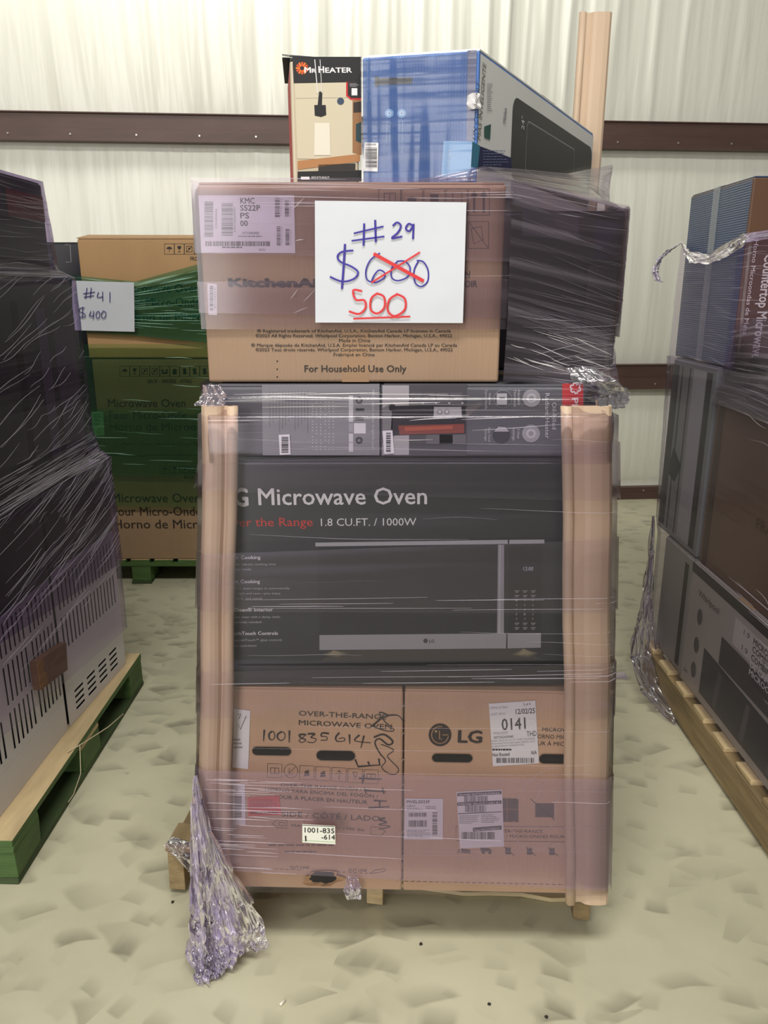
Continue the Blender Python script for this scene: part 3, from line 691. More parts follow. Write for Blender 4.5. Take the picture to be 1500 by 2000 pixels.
q.text('1994-21061', Z6(624, 182), Z6(735, 174), INKG, cap=5.5); q.text('2 of 4', Z6(840, 158), Z6(886, 154), INKB, cap=5.5); q.text('12/02/25', Z6(790, 213), Z6(916, 206), INKB, cap=11, bold=.01)
q.text('ALGT130141', Z6(626, 222), Z6(722, 216), INKG, cap=5); q.text('0141', Z6(700, 318), Z6(856, 308), ink(84, 78, 82), cap=25, bold=.012); q.text('THD', Z6(862, 358), Z6(926, 354), INKB, cap=11)
q.text('MVEL2033F', Z6(645, 346), Z6(740, 340), INKG, cap=5); q.text('507TAGH59045', Z6(648, 374), Z6(775, 366), INKB, cap=5.5)
q.text('SMART 30 IN. W 2 CU. FT. OVER THE RANGE', Z6(632, 394), Z6(915, 376), INKG, cap=3.6); q.text('MICROWAVE WITH EASYCLEAN, SENSOR COOK', Z6(634, 412), Z6(915, 394), INKG, cap=3.6); q.text('IN PRINTPROOF STAINLESS STEEL', Z6(636, 430), Z6(845, 416), INKG, cap=3.6)
q.lines(*Z6(638, 438), *Z6(762, 452), 1, INKB, 21, .8, 1, 0); q.text('Not Routed', Z6(640, 489), Z6(750, 483), INKB, cap=7.5, bold=.008); q.text('N/A', Z6(892, 476), Z6(927, 473), INKB, cap=8, bold=.008)
q.bars(*Z6(664, 497), *Z6(912, 530), ink(70, 66, 70), 34, 7); q.build('label_print', o)
o, q = sticker(BR.T, BR.front, zz(Z6, [(70, 762), (318, 765), (316, 1030), (63, 1028)]), 'model_label')
q.text('MVEL2033F', Z6(80, 792), Z6(232, 792), INKB, cap=6.5, bold=.01); q.text('LGEUS', Z6(82, 815), Z6(136, 815), INKB, cap=4); q.lines(*Z6(82, 824), *Z6(186, 840), 2, INKG, 5); q.lines(*Z6(205, 812), *Z6(300, 836), 2, INKG, 6)
q.bars(*Z6(94, 854), *Z6(216, 880), INKB, 22, 2); q.bars(*Z6(94, 904), *Z6(212, 946), INKB, 22, 3); q.bars(*Z6(248, 852), *Z6(280, 1004), INKB, 24, 5, False); q.lines(*Z6(84, 966), *Z6(245, 1022), 6, INKG, 8, .4); q.build('label_print', o)
o, q = sticker(BR.T, BR.front, zz(Z6, [(405, 720), (702, 705), (715, 1075), (427, 1088)]), 'serial_label'); Wt = ink(228, 226, 228)
for a, b, s_ in ((724, 742, 'Serial# 507TAGH59020'), (786, 804, 'MSN# ALGT130141'), (950, 972, 'Model: MVEL2033F.BBSELGA')):
    x0 = 410 if a < 900 else 512
    q.poly(zz(Z6, [(x0, a + 2), (698, a - 12), (698, b - 8), (x0, b + 6)]), (52, 46, 56)); q.text(s_, Z6(x0 + 10, b + 1), Z6(685, b - 10), Wt, cap=4.4, layer=2)
q.bars(*Z6(455, 745), *Z6(612, 784), ink(80, 72, 84), 30, 12); q.bars(*Z6(460, 806), *Z6(598, 850), ink(80, 72, 84), 26, 13); q.poly(zz(Z6, [(415, 858), (700, 846), (700, 851), (415, 864)]), (60, 54, 64))
q.lines(*Z6(424, 872), *Z6(555, 930), 5, INKG, 14); q.lines(*Z6(566, 866), *Z6(700, 925), 5, INKG, 15); q.bars(*Z6(438, 980), *Z6(655, 1026), INKB, 36, 16); q.build('label_print', o)

# --- black microwave carton artwork
def Z4(x, y): return (380 + x / 1.7857, 1020 + y / 1.7857)
p = Print(LG.T, LG.front); g = LG.front
p.poly([(430, 1058), (1120, 1050), (1120, 1300), (430, 1300)], ink(46, 48, 55, .4)); p.poly([(430, 1297), (1120, 1290), (1120, 1337), (430, 1337)], ink(36, 37, 44, .35))
p.text('LG', (437, 988), (486, 988), INKW, cap=35, bold=.035); p.text('Microwave Oven', (505, 986), (834, 984), INKW, cap=33, bold=.012)
p.text('Over the Range', (433, 1028), (611, 1027), ink(206, 66, 60), cap=17, bold=.006); p.text('1.8 CU.FT. / 1000W', (627, 1027), (813, 1026), INKW, cap=15)
for t, x0, x1, y, cp, bd in (('Sensor Cooking', 436, 509, 1092, 7, .01), ('Automatically adjusts cooking time', 424, 539, 1104, 4.6, 0), ('for optimal results.', 437, 492, 1114, 4.6, 0),
                         ('Smart Cooking', 440, 508, 1139, 7, .01), ('Works with LG smart ranges to automatically', 422, 566, 1151, 4.6, 0), ('turn on the light and vent—plus enjoy', 426, 548, 1161, 4.6, 0), ('easy cook, and more!', 444, 512, 1171, 4.6, 0),
                         ('EasyClean® Interior', 436, 533, 1194, 7, .01), ('Simply wipe clean with a damp cloth,', 432, 548, 1207, 4.6, 0), ('no chemicals needed.', 440, 512, 1217, 4.6, 0),
                         ('SmoothTouch Controls', 438, 543, 1240, 7, .01), ('SmoothTouch™ glass controls', 455, 551, 1252, 4.6, 0), ('for easy operation', 438, 501, 1263, 4.6, 0)):
    p.text(t, (x0, y), (x1, y - .5), INKW if bd else ink(176, 174, 180), cap=cp, bold=bd)
SIL = ink(150, 148, 154, .3); SIL2 = ink(172, 170, 176, .3)
p.poly([(616, 1059.5), (991.5, 1054), (991.5, 1062), (616, 1067)], SIL2, 2); p.poly([(994.5, 1054), (1063, 1053.4), (1063, 1061), (994.5, 1062)], SIL2, 2)
p.poly([(622, 1067), (988, 1062), (988, 1238), (624, 1240)], ink(40, 41, 48, .5), 1);
p.poly([(994.5, 1062), (1060, 1061), (1056, 1236), (992, 1238)], ink(36, 37, 44, .42), 1)
p.poly([(972.5, 1063.5), (984.5, 1063.5), (984, 1236), (970.5, 1236)], SIL, 3); p.poly([(975, 1063.5), (978, 1063.5), (976.5, 1236), (973.5, 1236)], SIL2, 4)
p.poly([(624, 1240), (989, 1236.5), (988, 1266), (624, 1269)], SIL, 2); p.poly([(991, 1236.5), (1056.5, 1236), (1056, 1264.5), (991, 1266)], SIL, 2)
p.disc(831, 1251, 4.5, (70, 66, 72), 4, 12); p.text('LG', (838, 1254.5), (848, 1254.5), ink(70, 66, 72), cap=6.5, bold=.02, layer=4)
p.text('12:00', (1022, 1114), (1041, 1114), ink(190, 200, 215), cap=8, layer=3)
for j in range(9):
    for i in range(3 if 2 <= j < 7 else 3):
        x = 1005 + i * 16; y = 1153 + j * 9
        if j in (0, 1, 7, 8): p.box(x, y, x + 9, y + 1.4, INKG, 2); p.box(x + 1, y + 2.8, x + 7, y + 4, INKG, 2)
        elif i < 3: p.text(str((j - 2) * 3 + i + 1)[-1], (x + 2, y + 3), (x + 5, y + 3), INKG, cap=4, layer=2)
p.poly([(626, 1291), (1055, 1287), (1024, 1266), (660, 1269)], ink(66, 64, 62, .4), 1)
for cx, sgn in ((652, -1), (1022, 1)):
    for k in range(5): w = 30 - 5 * k; p.poly([(cx, 1269 - (3 if sgn > 0 else 0)), (cx + 30 - 4 * k, 1269 + 6), (cx + 8, 1269 + 15 - 2 * k), (cx - 24 + 4 * k, 1269 + 9)], ink(84 + 14 * k, 80 + 13 * k, 70 + 9 * k, .4), 2 + k)
p.build('printed_artwork', LG.body)

# --- radiant heater cartons
def Z3(x, y): return (380 + x / 1.7857, 730 + y / 1.7857)
p = Print(HR.T, HR.front)
p.box(1098, 749, 1139, 891, (186, 52, 54)); p.poly(zz(Z3, [(650, 38), (950, 35), (950, 286), (650, 286)]), (74, 72, 76))
p.poly(zz(Z3, [(655, 40), (748, 40), (748, 283), (655, 283)]), (168, 164, 166), 1); p.poly(zz(Z3, [(655, 120), (690, 100), (690, 230), (655, 240)]), (120, 118, 120), 2)
for k in range(4): x = 752 + k * 46; p.poly(zz(Z3, [(x, 66), (x + 42, 66), (x + 42, 112), (x, 112)]), (96, 94, 98), 1); p.disc(*Z3(x + 44, 102), 2.2, (190, 188, 190), 2, 10)
for k in range(2): x = 808 + k * 46; p.poly(zz(Z3, [(x, 212), (x + 92, 212), (x + 92, 244), (x, 244)]), (100, 98, 102), 1)
p.poly(zz(Z3, [(690, 112), (830, 108), (945, 112), (945, 208), (700, 215), (685, 190)]), (38, 36, 40), 2); p.poly(zz(Z3, [(710, 180), (940, 174), (940, 206), (715, 212)]), (130, 62, 50), 3); p.poly(zz(Z3, [(730, 186), (900, 180), (900, 192), (735, 200)]), (168, 84, 62), 4)
for y in (118, 205): p.disc(*Z3(690, y), 7, (30, 28, 32), 3)
p.poly(zz(Z3, [(835, 115), (930, 115), (932, 150), (833, 153)]), (176, 172, 176), 4)
for x in (855, 880): p.disc(*Z3(x, 132), 5, (120, 116, 120), 5); p.disc(*Z3(x, 132), 3.2, (200, 198, 200), 6)
p.poly(zz(Z3, [(945, 120), (1000, 95), (1003, 110), (950, 150)]), (110, 104, 104), 1)
for cx, cy, r_, dk in ((1175, 85, 17.5, 0), (1173, 208, 17.5, 0), (1075, 88, 18, 1), (1070, 212, 17.5, 2)):
    c = Z3(cx, cy); p.disc(*c, r_, (150, 148, 152) if dk != 2 else (58, 58, 64), 1)
    if dk == 0: p.disc(*c, r_ * .55, (176, 174, 178), 2); p.disc(*c, r_ * .28, (140, 138, 142), 3)
    if dk == 1: p.disc(*c, r_ * .95, (84, 84, 90), 2); p.box(c[0] - 12, c[1] - 11, c[0] + 8, c[1] + 11, (176, 174, 178), 3); p.box(c[0] - 7, c[1] - 4, c[0] + 4, c[1] - 1, (90, 90, 94), 4)
    if dk == 2: p.poly([(c[0] - 15, c[1] - 6), (c[0] - 6, c[1] - 16), (c[0] + 8, c[1] - 15), (c[0] + 15, c[1] - 6)], (165, 163, 168), 2)
G_ = ink(188, 186, 190)
p.text('Oil-Filled', Z3(1247, 100), Z3(1247, 194), G_, cap=8, bold=.004); p.text('Radiant Heater', Z3(1223, 68), Z3(1223, 226), G_, cap=8, bold=.004)
p.text('Adjustable', Z3(1127, 55), Z3(1127, 110), G_, cap=5.2); p.text('Thermostat', Z3(1113, 55), Z3(1113, 116), G_, cap=5.2); p.text('3 Heat', Z3(1125, 192), Z3(1125, 226), G_, cap=5.2); p.text('Settings', Z3(1109, 188), Z3(1109, 232), G_, cap=5.2)
p.text('Noise free', Z3(1026, 68), Z3(1026, 108), G_, cap=4.6); p.text('Carry Handle', Z3(1013, 56), Z3(1013, 124), G_, cap=4.6); p.text('Easy Cord', Z3(1024, 188), Z3(1024, 236), G_, cap=4.6); p.text('Storage', Z3(1012, 192), Z3(1012, 234), G_, cap=4.6)
c = Z3(1328, 50)
for k in range(6):
    a = k * math.pi / 3; p.stroke([(c[0] + 10 * math.cos(a), c[1] + 10 * math.sin(a)), (c[0] + 10.5 * math.cos(a + .5), c[1] + 10.5 * math.sin(a + .5)), (c[0] + 7 * math.cos(a + 1.15), c[1] + 7 * math.sin(a + 1.15))], 3.2, ink(220, 205, 208), 2, False)
p.text('PELONIS', Z3(1316, 84), Z3(1316, 250), ink(220, 205, 208), cap=12, bold=.02); p.text('Home Comfort Technologies', Z3(1300, 150), Z3(1300, 246), ink(220, 170, 172), cap=3)
p.build('printed_artwork', HR.body)
o, q = sticker(HR.T, HR.front, zz(Z3, [(655, 198), (690, 196), (696, 276), (662, 279)]), 'barcode_label', lift=.003); q.bars(*Z3(668, 204), *Z3(684, 272), INKB, 16, 3, False); q.build('label_print', o)
p = Print(HL.T, HL.front); p.poly(zz(Z3, [(235, 38), (645, 36), (645, 284), (238, 284)]), GREYL)
p.text('Which indoor heater is right for you?', Z3(619, 54), Z3(619, 262), ink(196, 194, 198), cap=5)
for x in (412, 425, 440, 456, 469, 484):
    for y in range(88, 272, 11):
        if (y * 7 + x) % 5: p.disc(*Z3(x, y), 1.3, (186, 184, 188), 1, 6)
for x in range(262, 402, 11): p.lines(*Z3(x, 62), *Z3(x + 4, 200), 1, (104, 103, 106), x, .9, 1) if False else p.box(*Z3(x, 60), *Z3(x + 2.2, 150 + (x * 37) % 60), (104, 103, 107), 1)
for k, (y0, y1) in enumerate(((76, 112), (114, 168), (172, 202), (208, 238), (240, 272))): p.box(*Z3(538, y0), *Z3(553, y1), (196, 194, 198) if k != 2 else (160, 158, 162), 1)
p.box(*Z3(556, 172), *Z3(597, 208), (214, 212, 214), 1)
for y in (92, 232): p.disc(*Z3(574, y), 7, (60, 60, 64), 1); p.disc(*Z3(574, y), 3, (120, 120, 124), 2)
p.box(*Z3(562, 120), *Z3(592, 130), (60, 60, 64), 1); p.box(*Z3(560, 150), *Z3(590, 162), (70, 70, 74), 1)
p.build('printed_artwork', HL.body)
o, q = sticker(HL.T, HL.front, zz(Z3, [(294, 212), (332, 210), (336, 280), (298, 282)]), 'barcode_label', lift=.003); q.bars(*Z3(304, 218), *Z3(328, 276), INKB, 18, 8, False); q.build('label_print', o)

# --- brown carton with the price sheet
def Z2(x, y): return (370 + x / 2.344, 340 + y / 2.344)
p = Print(KA.T, KA.front); D2 = (46, 38, 38)
p.text('KitchenAid', Z2(178, 515), Z2(640, 517), D2, cap=15, bold=.06)
for t, x0, x1, y in (('® Registered trademark of KitchenAid, U.S.A., KitchenAid Canada LP licensee in Canada', 310, 1196, 725), ('©2023 All Rights Reserved. Whirlpool Corporation, Benton Harbor, Michigan, U.S.A., 49022', 303, 1202, 747), ('Made in China', 685, 828, 769),
                     ('® Marque déposée de KitchenAid, U.S.A. Emploi licencié par KitchenAid Canada LP au Canada', 283, 1225, 790), ('©2023 Tous droits réservés. Whirlpool Corporation, Benton Harbor, Michigan, U.S.A., 49022', 303, 1205, 811), ('Frabriqué en Chine', 660, 848, 833)):
    p.text(t, Z2(x0, y), Z2(x1, y), D2, cap=6.0, bold=.008)
p.text('For Household Use Only', Z2(527, 905), Z2(993, 905), D2, cap=12.5, bold=.014)
p.text('N', Z2(1262, 473), Z2(1284, 473), D2, cap=11.5, bold=.014); p.text('OIR', Z2(1260, 517), Z2(1317, 517), D2, cap=11.5, bold=.014)
G2 = (74, 56, 56)
for x0, x1 in ((865, 968), (970, 1068), (1072, 1170), (1174, 1272), (1276, 1374)):
    p.frame(*Z2(x0, 66), *Z2(x1, 190), 1.1, G2)
p.frame(*Z2(890, 86), *Z2(944, 150), 1.2, G2, 1); p.box(*Z2(916, 86), *Z2(918, 150), G2, 1); p.disc(*Z2(1018, 118), 9, G2, 1, ry=6); p.box(*Z2(1102, 92), *Z2(1140, 150), G2, 1); p.frame(*Z2(1204, 84), *Z2(1248, 150), 1.2, G2, 1)
for x in (1303, 1347): p.box(*Z2(x - 5, 96), *Z2(x + 5, 176), G2, 1); p.poly(zz(Z2, [(x - 18, 102), (x, 76), (x + 18, 102)]), G2, 1)
p.frame(*Z2(1276, 216), *Z2(1370, 342), 1.1, G2); p.stroke(zz(Z2, [(1276, 216), (1370, 342)]), 1.2, G2, 1); p.stroke(zz(Z2, [(1290, 250), (1335, 240), (1345, 300), (1300, 320), (1290, 250)]), 1.2, G2, 1, False)
for y in (856, 893, 928): p.disc(*Z2(402, y), 1.6, D2, 1, 8)
p.build('printed_text', KA.body)
o, q = sticker(KA.T, KA.front, zz(Z2, [(42, 98), (480, 97), (485, 362), (55, 360)]), 'product_label', ink(226, 222, 230))
q.bars(*Z2(70, 125), *Z2(110, 290), INKB, 40, 21, False); q.bars(*Z2(148, 133), *Z2(200, 284), INKB, 40, 22, False)
for t, y, x1 in (('KMC', 135, 300), ('S522P', 168, 325), ('PS', 203, 275), ('00', 238, 268)): q.text(t, Z2(234, y), Z2(x1, y), INKB, cap=10, bold=.014)
q.text('XGC3824304', Z2(128, 252), Z2(128, 160), INKB, cap=4); q.text('KMCS522PPS00', Z2(213, 266), Z2(213, 152), INKB, cap=4); q.text('KITCHENAID', Z2(244, 276), Z2(320, 276), INKB, cap=4.5); q.lines(*Z2(224, 282), *Z2(342, 292), 1, INKG, 4, .7)
for a, b, c, d, s_ in ((392, 110, 414, 198, 1), (437, 122, 456, 198, 2), (400, 240, 418, 328, 3), (440, 252, 458, 328, 4)): q.bars(*Z2(a, b), *Z2(c, d), ink(60, 56, 60), 26, 30 + s_, False); q.lines(*Z2(c + 4, b + 4), *Z2(c + 9, d), 8, INKG, s_)
q.bars(*Z2(75, 308), *Z2(370, 330), INKB, 60, 40); q.lines(*Z2(150, 333), *Z2(272, 340), 1, INKB, 5, .8); q.lines(*Z2(318, 342), *Z2(362, 354), 2, INKG, 6, .5); q.build('label_print', o)
o, q = sticker(KA.T, KA.front, zz(Z2, [(82, 500), (127, 504), (127, 646), (88, 644)]), 'barcode_label'); q.bars(*Z2(94, 512), *Z2(110, 630), INKB, 26, 50, False); q.bars(*Z2(115, 520), *Z2(121, 630), INKG, 14, 51, False); q.build('label_print', o)
q = KA.front; a = [q.at(q.hit(*c), .0001) for c in [(666, 640), (720, 640), (721, 746), (668, 746)]]
part(KA.T, 'packing_tape', a[::-1] + [v + q.N * .0003 for v in a[::-1]], BOXF, mottled('packing_tape_brown', (160, 128, 100), .03, .3, 4), parent=KA.body)
# price sheet, gently bowed
def paper_sheet(label, face, pts, off, bow, seed):
    c = face.at(face.hit(*pts[3]), off); T = Thing('price_sheet', label, 'paper sheet', tuple(c))
    q = [Vector(face.hit(*p)) for p in pts]; V = []; n = 14
    def pos(s, t):
        a = q[0].lerp(q[1], s); b = q[3].lerp(q[2], s); w = a.lerp(b, t)
        return w, off + bow * (noise.noise(Vector((s * 1.6 + seed, t * 1.6, seed))) + .5 * (2 * s - 1) ** 2)
    for j in range(n + 1):
        for i in range(n + 1): w, d = pos(i / n, j / n); V.append(face.at(w, d))
    m = (n + 1) ** 2; V += [v - face.N * .0003 for v in V]
    fc = [(j * (n + 1) + i, (j + 1) * (n + 1) + i, (j + 1) * (n + 1) + i + 1, j * (n + 1) + i + 1) for j in range(n) for i in range(n)]
    fc += [tuple(k + m for k in f[::-1]) for f in fc]
    part(T, 'paper', V, fc, PAPER, smooth=True)
    return T, bow
f29 = Face((0, 1.473, 0), (1, 0, 0), (0, 0, 1))
T29, _ = paper_sheet('white sheet handwritten #29 with $600 crossed out in red for 500', f29, [(615, 392), (911, 395), (904, 631), (616, 630)], 0, .0016, 3)
q = Print(T29, f29, .0022); BI = ink(56, 44, 150); RI = ink(214, 52, 56)
for st, w in (([(800, 226), (797, 328)], 4), ([(850, 210), (853, 312)], 4), ([(752, 272), (888, 240)], 3.2), ([(742, 306), (892, 286)], 3.2), ([(930, 238), (950, 222), (968, 238), (952, 270), (926, 294), (974, 286)], 3.6), ([(1024, 238), (1004, 228), (990, 248), (1004, 262), (1022, 242)], 3.6), ([(1026, 228), (1023, 298)], 3.8),
              ([(750, 350), (700, 356), (678, 376), (692, 402), (742, 424), (772, 450), (752, 480), (700, 492), (643, 470)], 3.6), ([(712, 320), (706, 420), (698, 526)], 4.2),
              ([(872, 362), (830, 392), (808, 440), (814, 484), (850, 496), (890, 476), (893, 452), (868, 440), (845, 464), (833, 492)], 2.8), ([(955, 398), (926, 430), (926, 474), (955, 488), (998, 470), (1010, 430), (986, 400), (948, 400)], 2.8), ([(1050, 395), (1028, 440), (1032, 494), (1060, 515), (1090, 490), (1092, 440), (1070, 402), (1040, 396)], 2.8)):
    q.stroke(zz(Z2, st), w, BI)
for st, w in (([(843, 365), (1072, 490)], 6.5), ([(1055, 358), (833, 497)], 3.4), ([(790, 536), (750, 532), (762, 575), (800, 578), (806, 612), (776, 640), (730, 628)], 4), ([(862, 545), (832, 570), (830, 620), (860, 638), (892, 610), (890, 562), (856, 546)], 4), ([(955, 548), (915, 575), (908, 625), (940, 650), (985, 620), (985, 570), (945, 548)], 4), ([(750, 662), (1010, 652)], 3.4)):
    q.stroke(zz(Z2, st), w, RI, 2)
q.build('handwriting')

# --- dark wrapped carton behind: panels of its print
p = Print(AC.T, AC.front); p.poly([(1150, 520), (1205, 515), (1198, 690), (1135, 690)], (86, 78, 84)); p.poly([(1020, 400), (1130, 420), (1130, 470), (1020, 460)], (78, 74, 84)); p.poly([(1165, 430), (1212, 436), (1206, 505), (1160, 505)], (40, 36, 70)); p.build('printed_artwork', AC.body)

# --- garage heater carton
def Z1(x, y): return (540 + x / 2.143, y / 2.143)
p = Print(MH.T, MH.front)
p.poly(zz(Z1, [(66, 238), (356, 238), (356, 344), (72, 348)]), (34, 33, 35)); p.poly(zz(Z1, [(88, 718), (356, 712), (356, 760), (88, 760)]), (34, 33, 35))
c = Z1(107, 286)
for k in range(12):
    a = k * math.pi / 6; p.poly([(c[0] + 4 * math.cos(a - .35), c[1] + 4 * math.sin(a - .35)), (c[0] + 12 * math.cos(a - .16), c[1] + 12 * math.sin(a - .16)), (c[0] + 12.5 * math.cos(a + .18), c[1] + 12.5 * math.sin(a + .18)), (c[0] + 4.5 * math.cos(a + .3), c[1] + 4.5 * math.sin(a + .3))], ((226, 120, 44), (214, 84, 40))[k % 2], 1)
p.text('M', Z1(117, 305), Z1(145, 305), INKW, cap=9.5, bold=.03, layer=2); p.text('R', Z1(148, 305), Z1(166, 305), INKW, cap=7, bold=.03, layer=2); p.text('H', Z1(176, 305), Z1(200, 305), INKW, cap=11, bold=.03, layer=2); p.text('EATER', Z1(204, 305), Z1(316, 304), INKW, cap=8.5, bold=.03, layer=2)
p.poly(zz(Z1, [(76, 350), (350, 344), (350, 668), (88, 664)]), (206, 196, 172)); p.poly(zz(Z1, [(318, 420), (356, 415), (356, 650), (318, 640)]), (150, 108, 72), 1); p.poly(zz(Z1, [(322, 430), (356, 424), (356, 470), (322, 472)]), (52, 44, 40), 2); p.poly(zz(Z1, [(332, 520), (356, 510), (356, 600), (332, 590)]), (44, 66, 70), 2)
p.poly(zz(Z1, [(88, 674), (350, 644), (350, 676), (88, 710)]), (176, 126, 82), 1); p.poly(zz(Z1, [(175, 690), (330, 684), (330, 718), (175, 718)]), (52, 48, 46), 1)
p.poly(zz(Z1, [(158, 440), (206, 440), (208, 482), (186, 490), (160, 484)]), (32, 31, 33), 2); p.poly(zz(Z1, [(178, 384), (192, 384), (190, 440), (172, 440)]), (32, 31, 33), 2); p.stroke(zz(Z1, [(80, 412), (330, 408)]), .5, (150, 144, 130), 1)
p.stroke(zz(Z1, [(160, 250), (172, 390)]), 1.6, INKW, 4); p.stroke(zz(Z1, [(190, 390), (182, 250)]), 1.0, INKW, 4); p.poly(zz(Z1, [(160, 515), (222, 515), (226, 650), (158, 650)]), (226, 220, 204), 3)
p.disc(*Z1(268, 424), 7, (60, 74, 96), 2, 12); p.poly(zz(Z1, [(291, 344), (356, 340), (356, 418), (310, 418), (291, 402)]), (196, 44, 46), 2); p.poly(zz(Z1, [(298, 344), (356, 340), (356, 411), (312, 411), (298, 398)]), (36, 34, 36), 3); p.box(*Z1(314, 370), *Z1(338, 400), INKW, 4); p.lines(*Z1(306, 350), *Z1(346, 366), 3, INKG, 5, .5, 4)
p.box(*Z1(102, 740), *Z1(138, 752), INKW, 2); p.text('HEATS UP TO 400 SQ. FT.', Z1(146, 747), Z1(222, 747), INKW, cap=3.4, bold=.01, layer=2)
p.build('printed_artwork', MH.body)
v = MH.v; t0, t1, t2, t3 = [x.copy() for x in v[4:]]
up = Vector((-.012, -.01, .022)); fl = [t0 + Vector((0, 0, .006)), t1 + Vector((-.01, 0, .004)), t1.lerp(t2, .5) + Vector((-.03, .0, .03)), t0.lerp(t3, .5) + Vector((-.012, 0, .034))]
part(MH.T, 'open_flap', fl + [x + Vector((0, 0, .003)) for x in fl], BOXF, BLACKP)
fl = [t3 + Vector((-.006, 0, .006)), t2 + Vector((0, 0, .006)), t2.lerp(t1, .5) + Vector((0, 0, .026)), t3.lerp(t0, .5) + Vector((-.012, 0, .028))]
part(MH.T, 'open_flap', fl + [x + Vector((0, 0, .003)) for x in fl], BOXF, BLACKP)

# --- fan carton
p = Print(FN.T, FN.front); PB = ink(150, 184, 220)
p.poly(zz(Z1, [(800, 212), (838, 210), (826, 590), (796, 590)]), ink(56, 60, 120, .25)); p.poly(zz(Z1, [(700, 590), (828, 592), (808, 745), (690, 740)]), ink(88, 156, 210, .25), 1)
p.poly(zz(Z1, [(415, 328), (568, 324), (568, 350), (415, 356)]), (40, 40, 48), 1)
for k in range(14): x = 430 + k * 10; p.poly(zz(Z1, [(x, 333), (x + 5, 333), (x + 5, 348), (x, 349)]), (84, 84, 92), 2)
p.poly(zz(Z1, [(412, 320), (425, 320), (425, 362), (412, 362)]), (34, 34, 40), 2)
for x in (473, 525): p.disc(*Z1(x, 475), 8.6, (132, 176, 222), 2); p.ring(*Z1(x, 475), 3.6, 1.2, INKW, 3, 10)
p.text('42 inch tower fan', Z1(394, 275), Z1(392, 422), PB, cap=3.4, layer=2); p.text('Ventilador de torre 42 pulgadas', Z1(380, 258), Z1(378, 430), PB, cap=2.6, layer=2)
p.text('Auto control', Z1(474, 510), Z1(472, 592), PB, cap=3.6, layer=2); p.text('Control auto', Z1(460, 510), Z1(458, 600), PB, cap=3.2, layer=2); p.text('App and voice control', Z1(526, 505), Z1(524, 640), PB, cap=3.4, layer=2); p.text('Aplicación y voz', Z1(512, 505), Z1(510, 625), PB, cap=3, layer=2)
p.text('Midea', Z1(716, 628), Z1(714, 712), ink(190, 216, 240), cap=7, bold=.01, layer=3); p.build('printed_artwork', FN.body)
o, q = sticker(FN.T, FN.front, zz(Z1, [(370, 597), (428, 599), (424, 719), (361, 716)]), 'barcode_label', lift=.002); q.bars(*Z1(374, 618), *Z1(422, 704), INKB, 24, 4, False); q.lines(*Z1(376, 602), *Z1(422, 612), 1, INKG, 3, .7); q.build('label_print', o)
p = Print(FN.T, FN.right); BK = ink(44, 43, 47, .35); Rf = FN.right
def uvr(k, pts): return [(a, b) for a, b in pts]
LU = (Vector((.605, 2.44)) - Vector((.178, 1.62))).length
def rr(u0, v0, u1, v1, r, n=5):
    q = []
    for cx, cy, a0 in ((u1 - r, v1 - r, 0), (u0 + r, v1 - r, 90), (u0 + r, v0 + r, 180), (u1 - r, v0 + r, 270)):
        q += [(cx + r * math.cos(math.radians(a0 + 90 * k / n)), cy + r * math.sin(math.radians(a0 + 90 * k / n))) for k in range(n + 1)]
    return q
p.uvpoly(rr(.20, .045, LU - .01, .205, .03), BK, 0); q = rr(.30, .07, .72, .175, .015)
p.uvpoly(q, ink(150, 150, 154), 1); p.uvpoly(rr(.303, .073, .717, .172, .014), BK, 2)
p.poly(zz(Z1, [(818, 592), (850, 610), (845, 700), (812, 700)]), ink(58, 130, 160), 1); p.poly(zz(Z1, [(850, 612), (980, 660), (985, 720), (840, 710)]), ink(34, 38, 84), 1)
GT = ink(96, 94, 92)
p.text('UN CONFORT', Z1(832, 590), Z1(850, 352), GT, capm=.017, layer=2); p.text('MAS INTELIGENTE', Z1(852, 590), Z1(876, 272), GT, capm=.017, layer=2)
p.text('Midea', Z1(958, 520), Z1(962, 455), INKG, capm=.018, layer=3, bold=.01); p.text('24°', Z1(1034, 545), Z1(1036, 490), INKW, capm=.02, layer=3); p.lines(*Z1(880, 350), *Z1(905, 470), 14, INKG, 4, .4, 2); p.poly(zz(Z1, [(868, 530), (896, 520), (892, 585), (868, 575)]), ink(52, 96, 88), 2)
p.lines(*Z1(862, 630), *Z1(970, 700), 6, ink(120, 130, 170), 7, .3, 3); p.build('printed_artwork', FN.body)
FC = Face(FN.front.O + FN.front.N * .004, FN.front.U, FN.front.V)
V = []; UVc = []; n1_ = 26
for j in range(13):
    for i in range(n1_ + 1):
        u_ = .222 * i / n1_; v_ = .24 * j / 12; V.append(FC.at((u_ - .001, v_ + .004), .004 * noise.noise(Vector((u_ * 40, v_ * 3, 5))) + .003 * noise.noise(Vector((u_ * 14, v_ * 6, 9))))); UVc.append((u_, v_))
part(FN.T, 'clear_film', V, [(j * 27 + i, j * 27 + i + 1, (j + 1) * 27 + i + 1, (j + 1) * 27 + i) for j in range(12) for i in range(26)], F_CLEAR, uv=UVc, smooth=True)
# crushed corner of the fan carton
r = random.Random(8); c = Z1(832, 430); V = [FN.front.at(FN.front.hit(c[0] - 14 + 8 * (i % 4) + r.uniform(-3, 3), c[1] - 16 + 10 * (i // 4) + r.uniform(-3, 3)), .0015 + r.uniform(0, .008)) for i in range(16)]
part(FN.T, 'crushed_corner', V, [(j * 4 + i, (j + 1) * 4 + i, (j + 1) * 4 + i + 1, j * 4 + i + 1) for j in range(3) for i in range(3)], ink(206, 204, 206, .2))

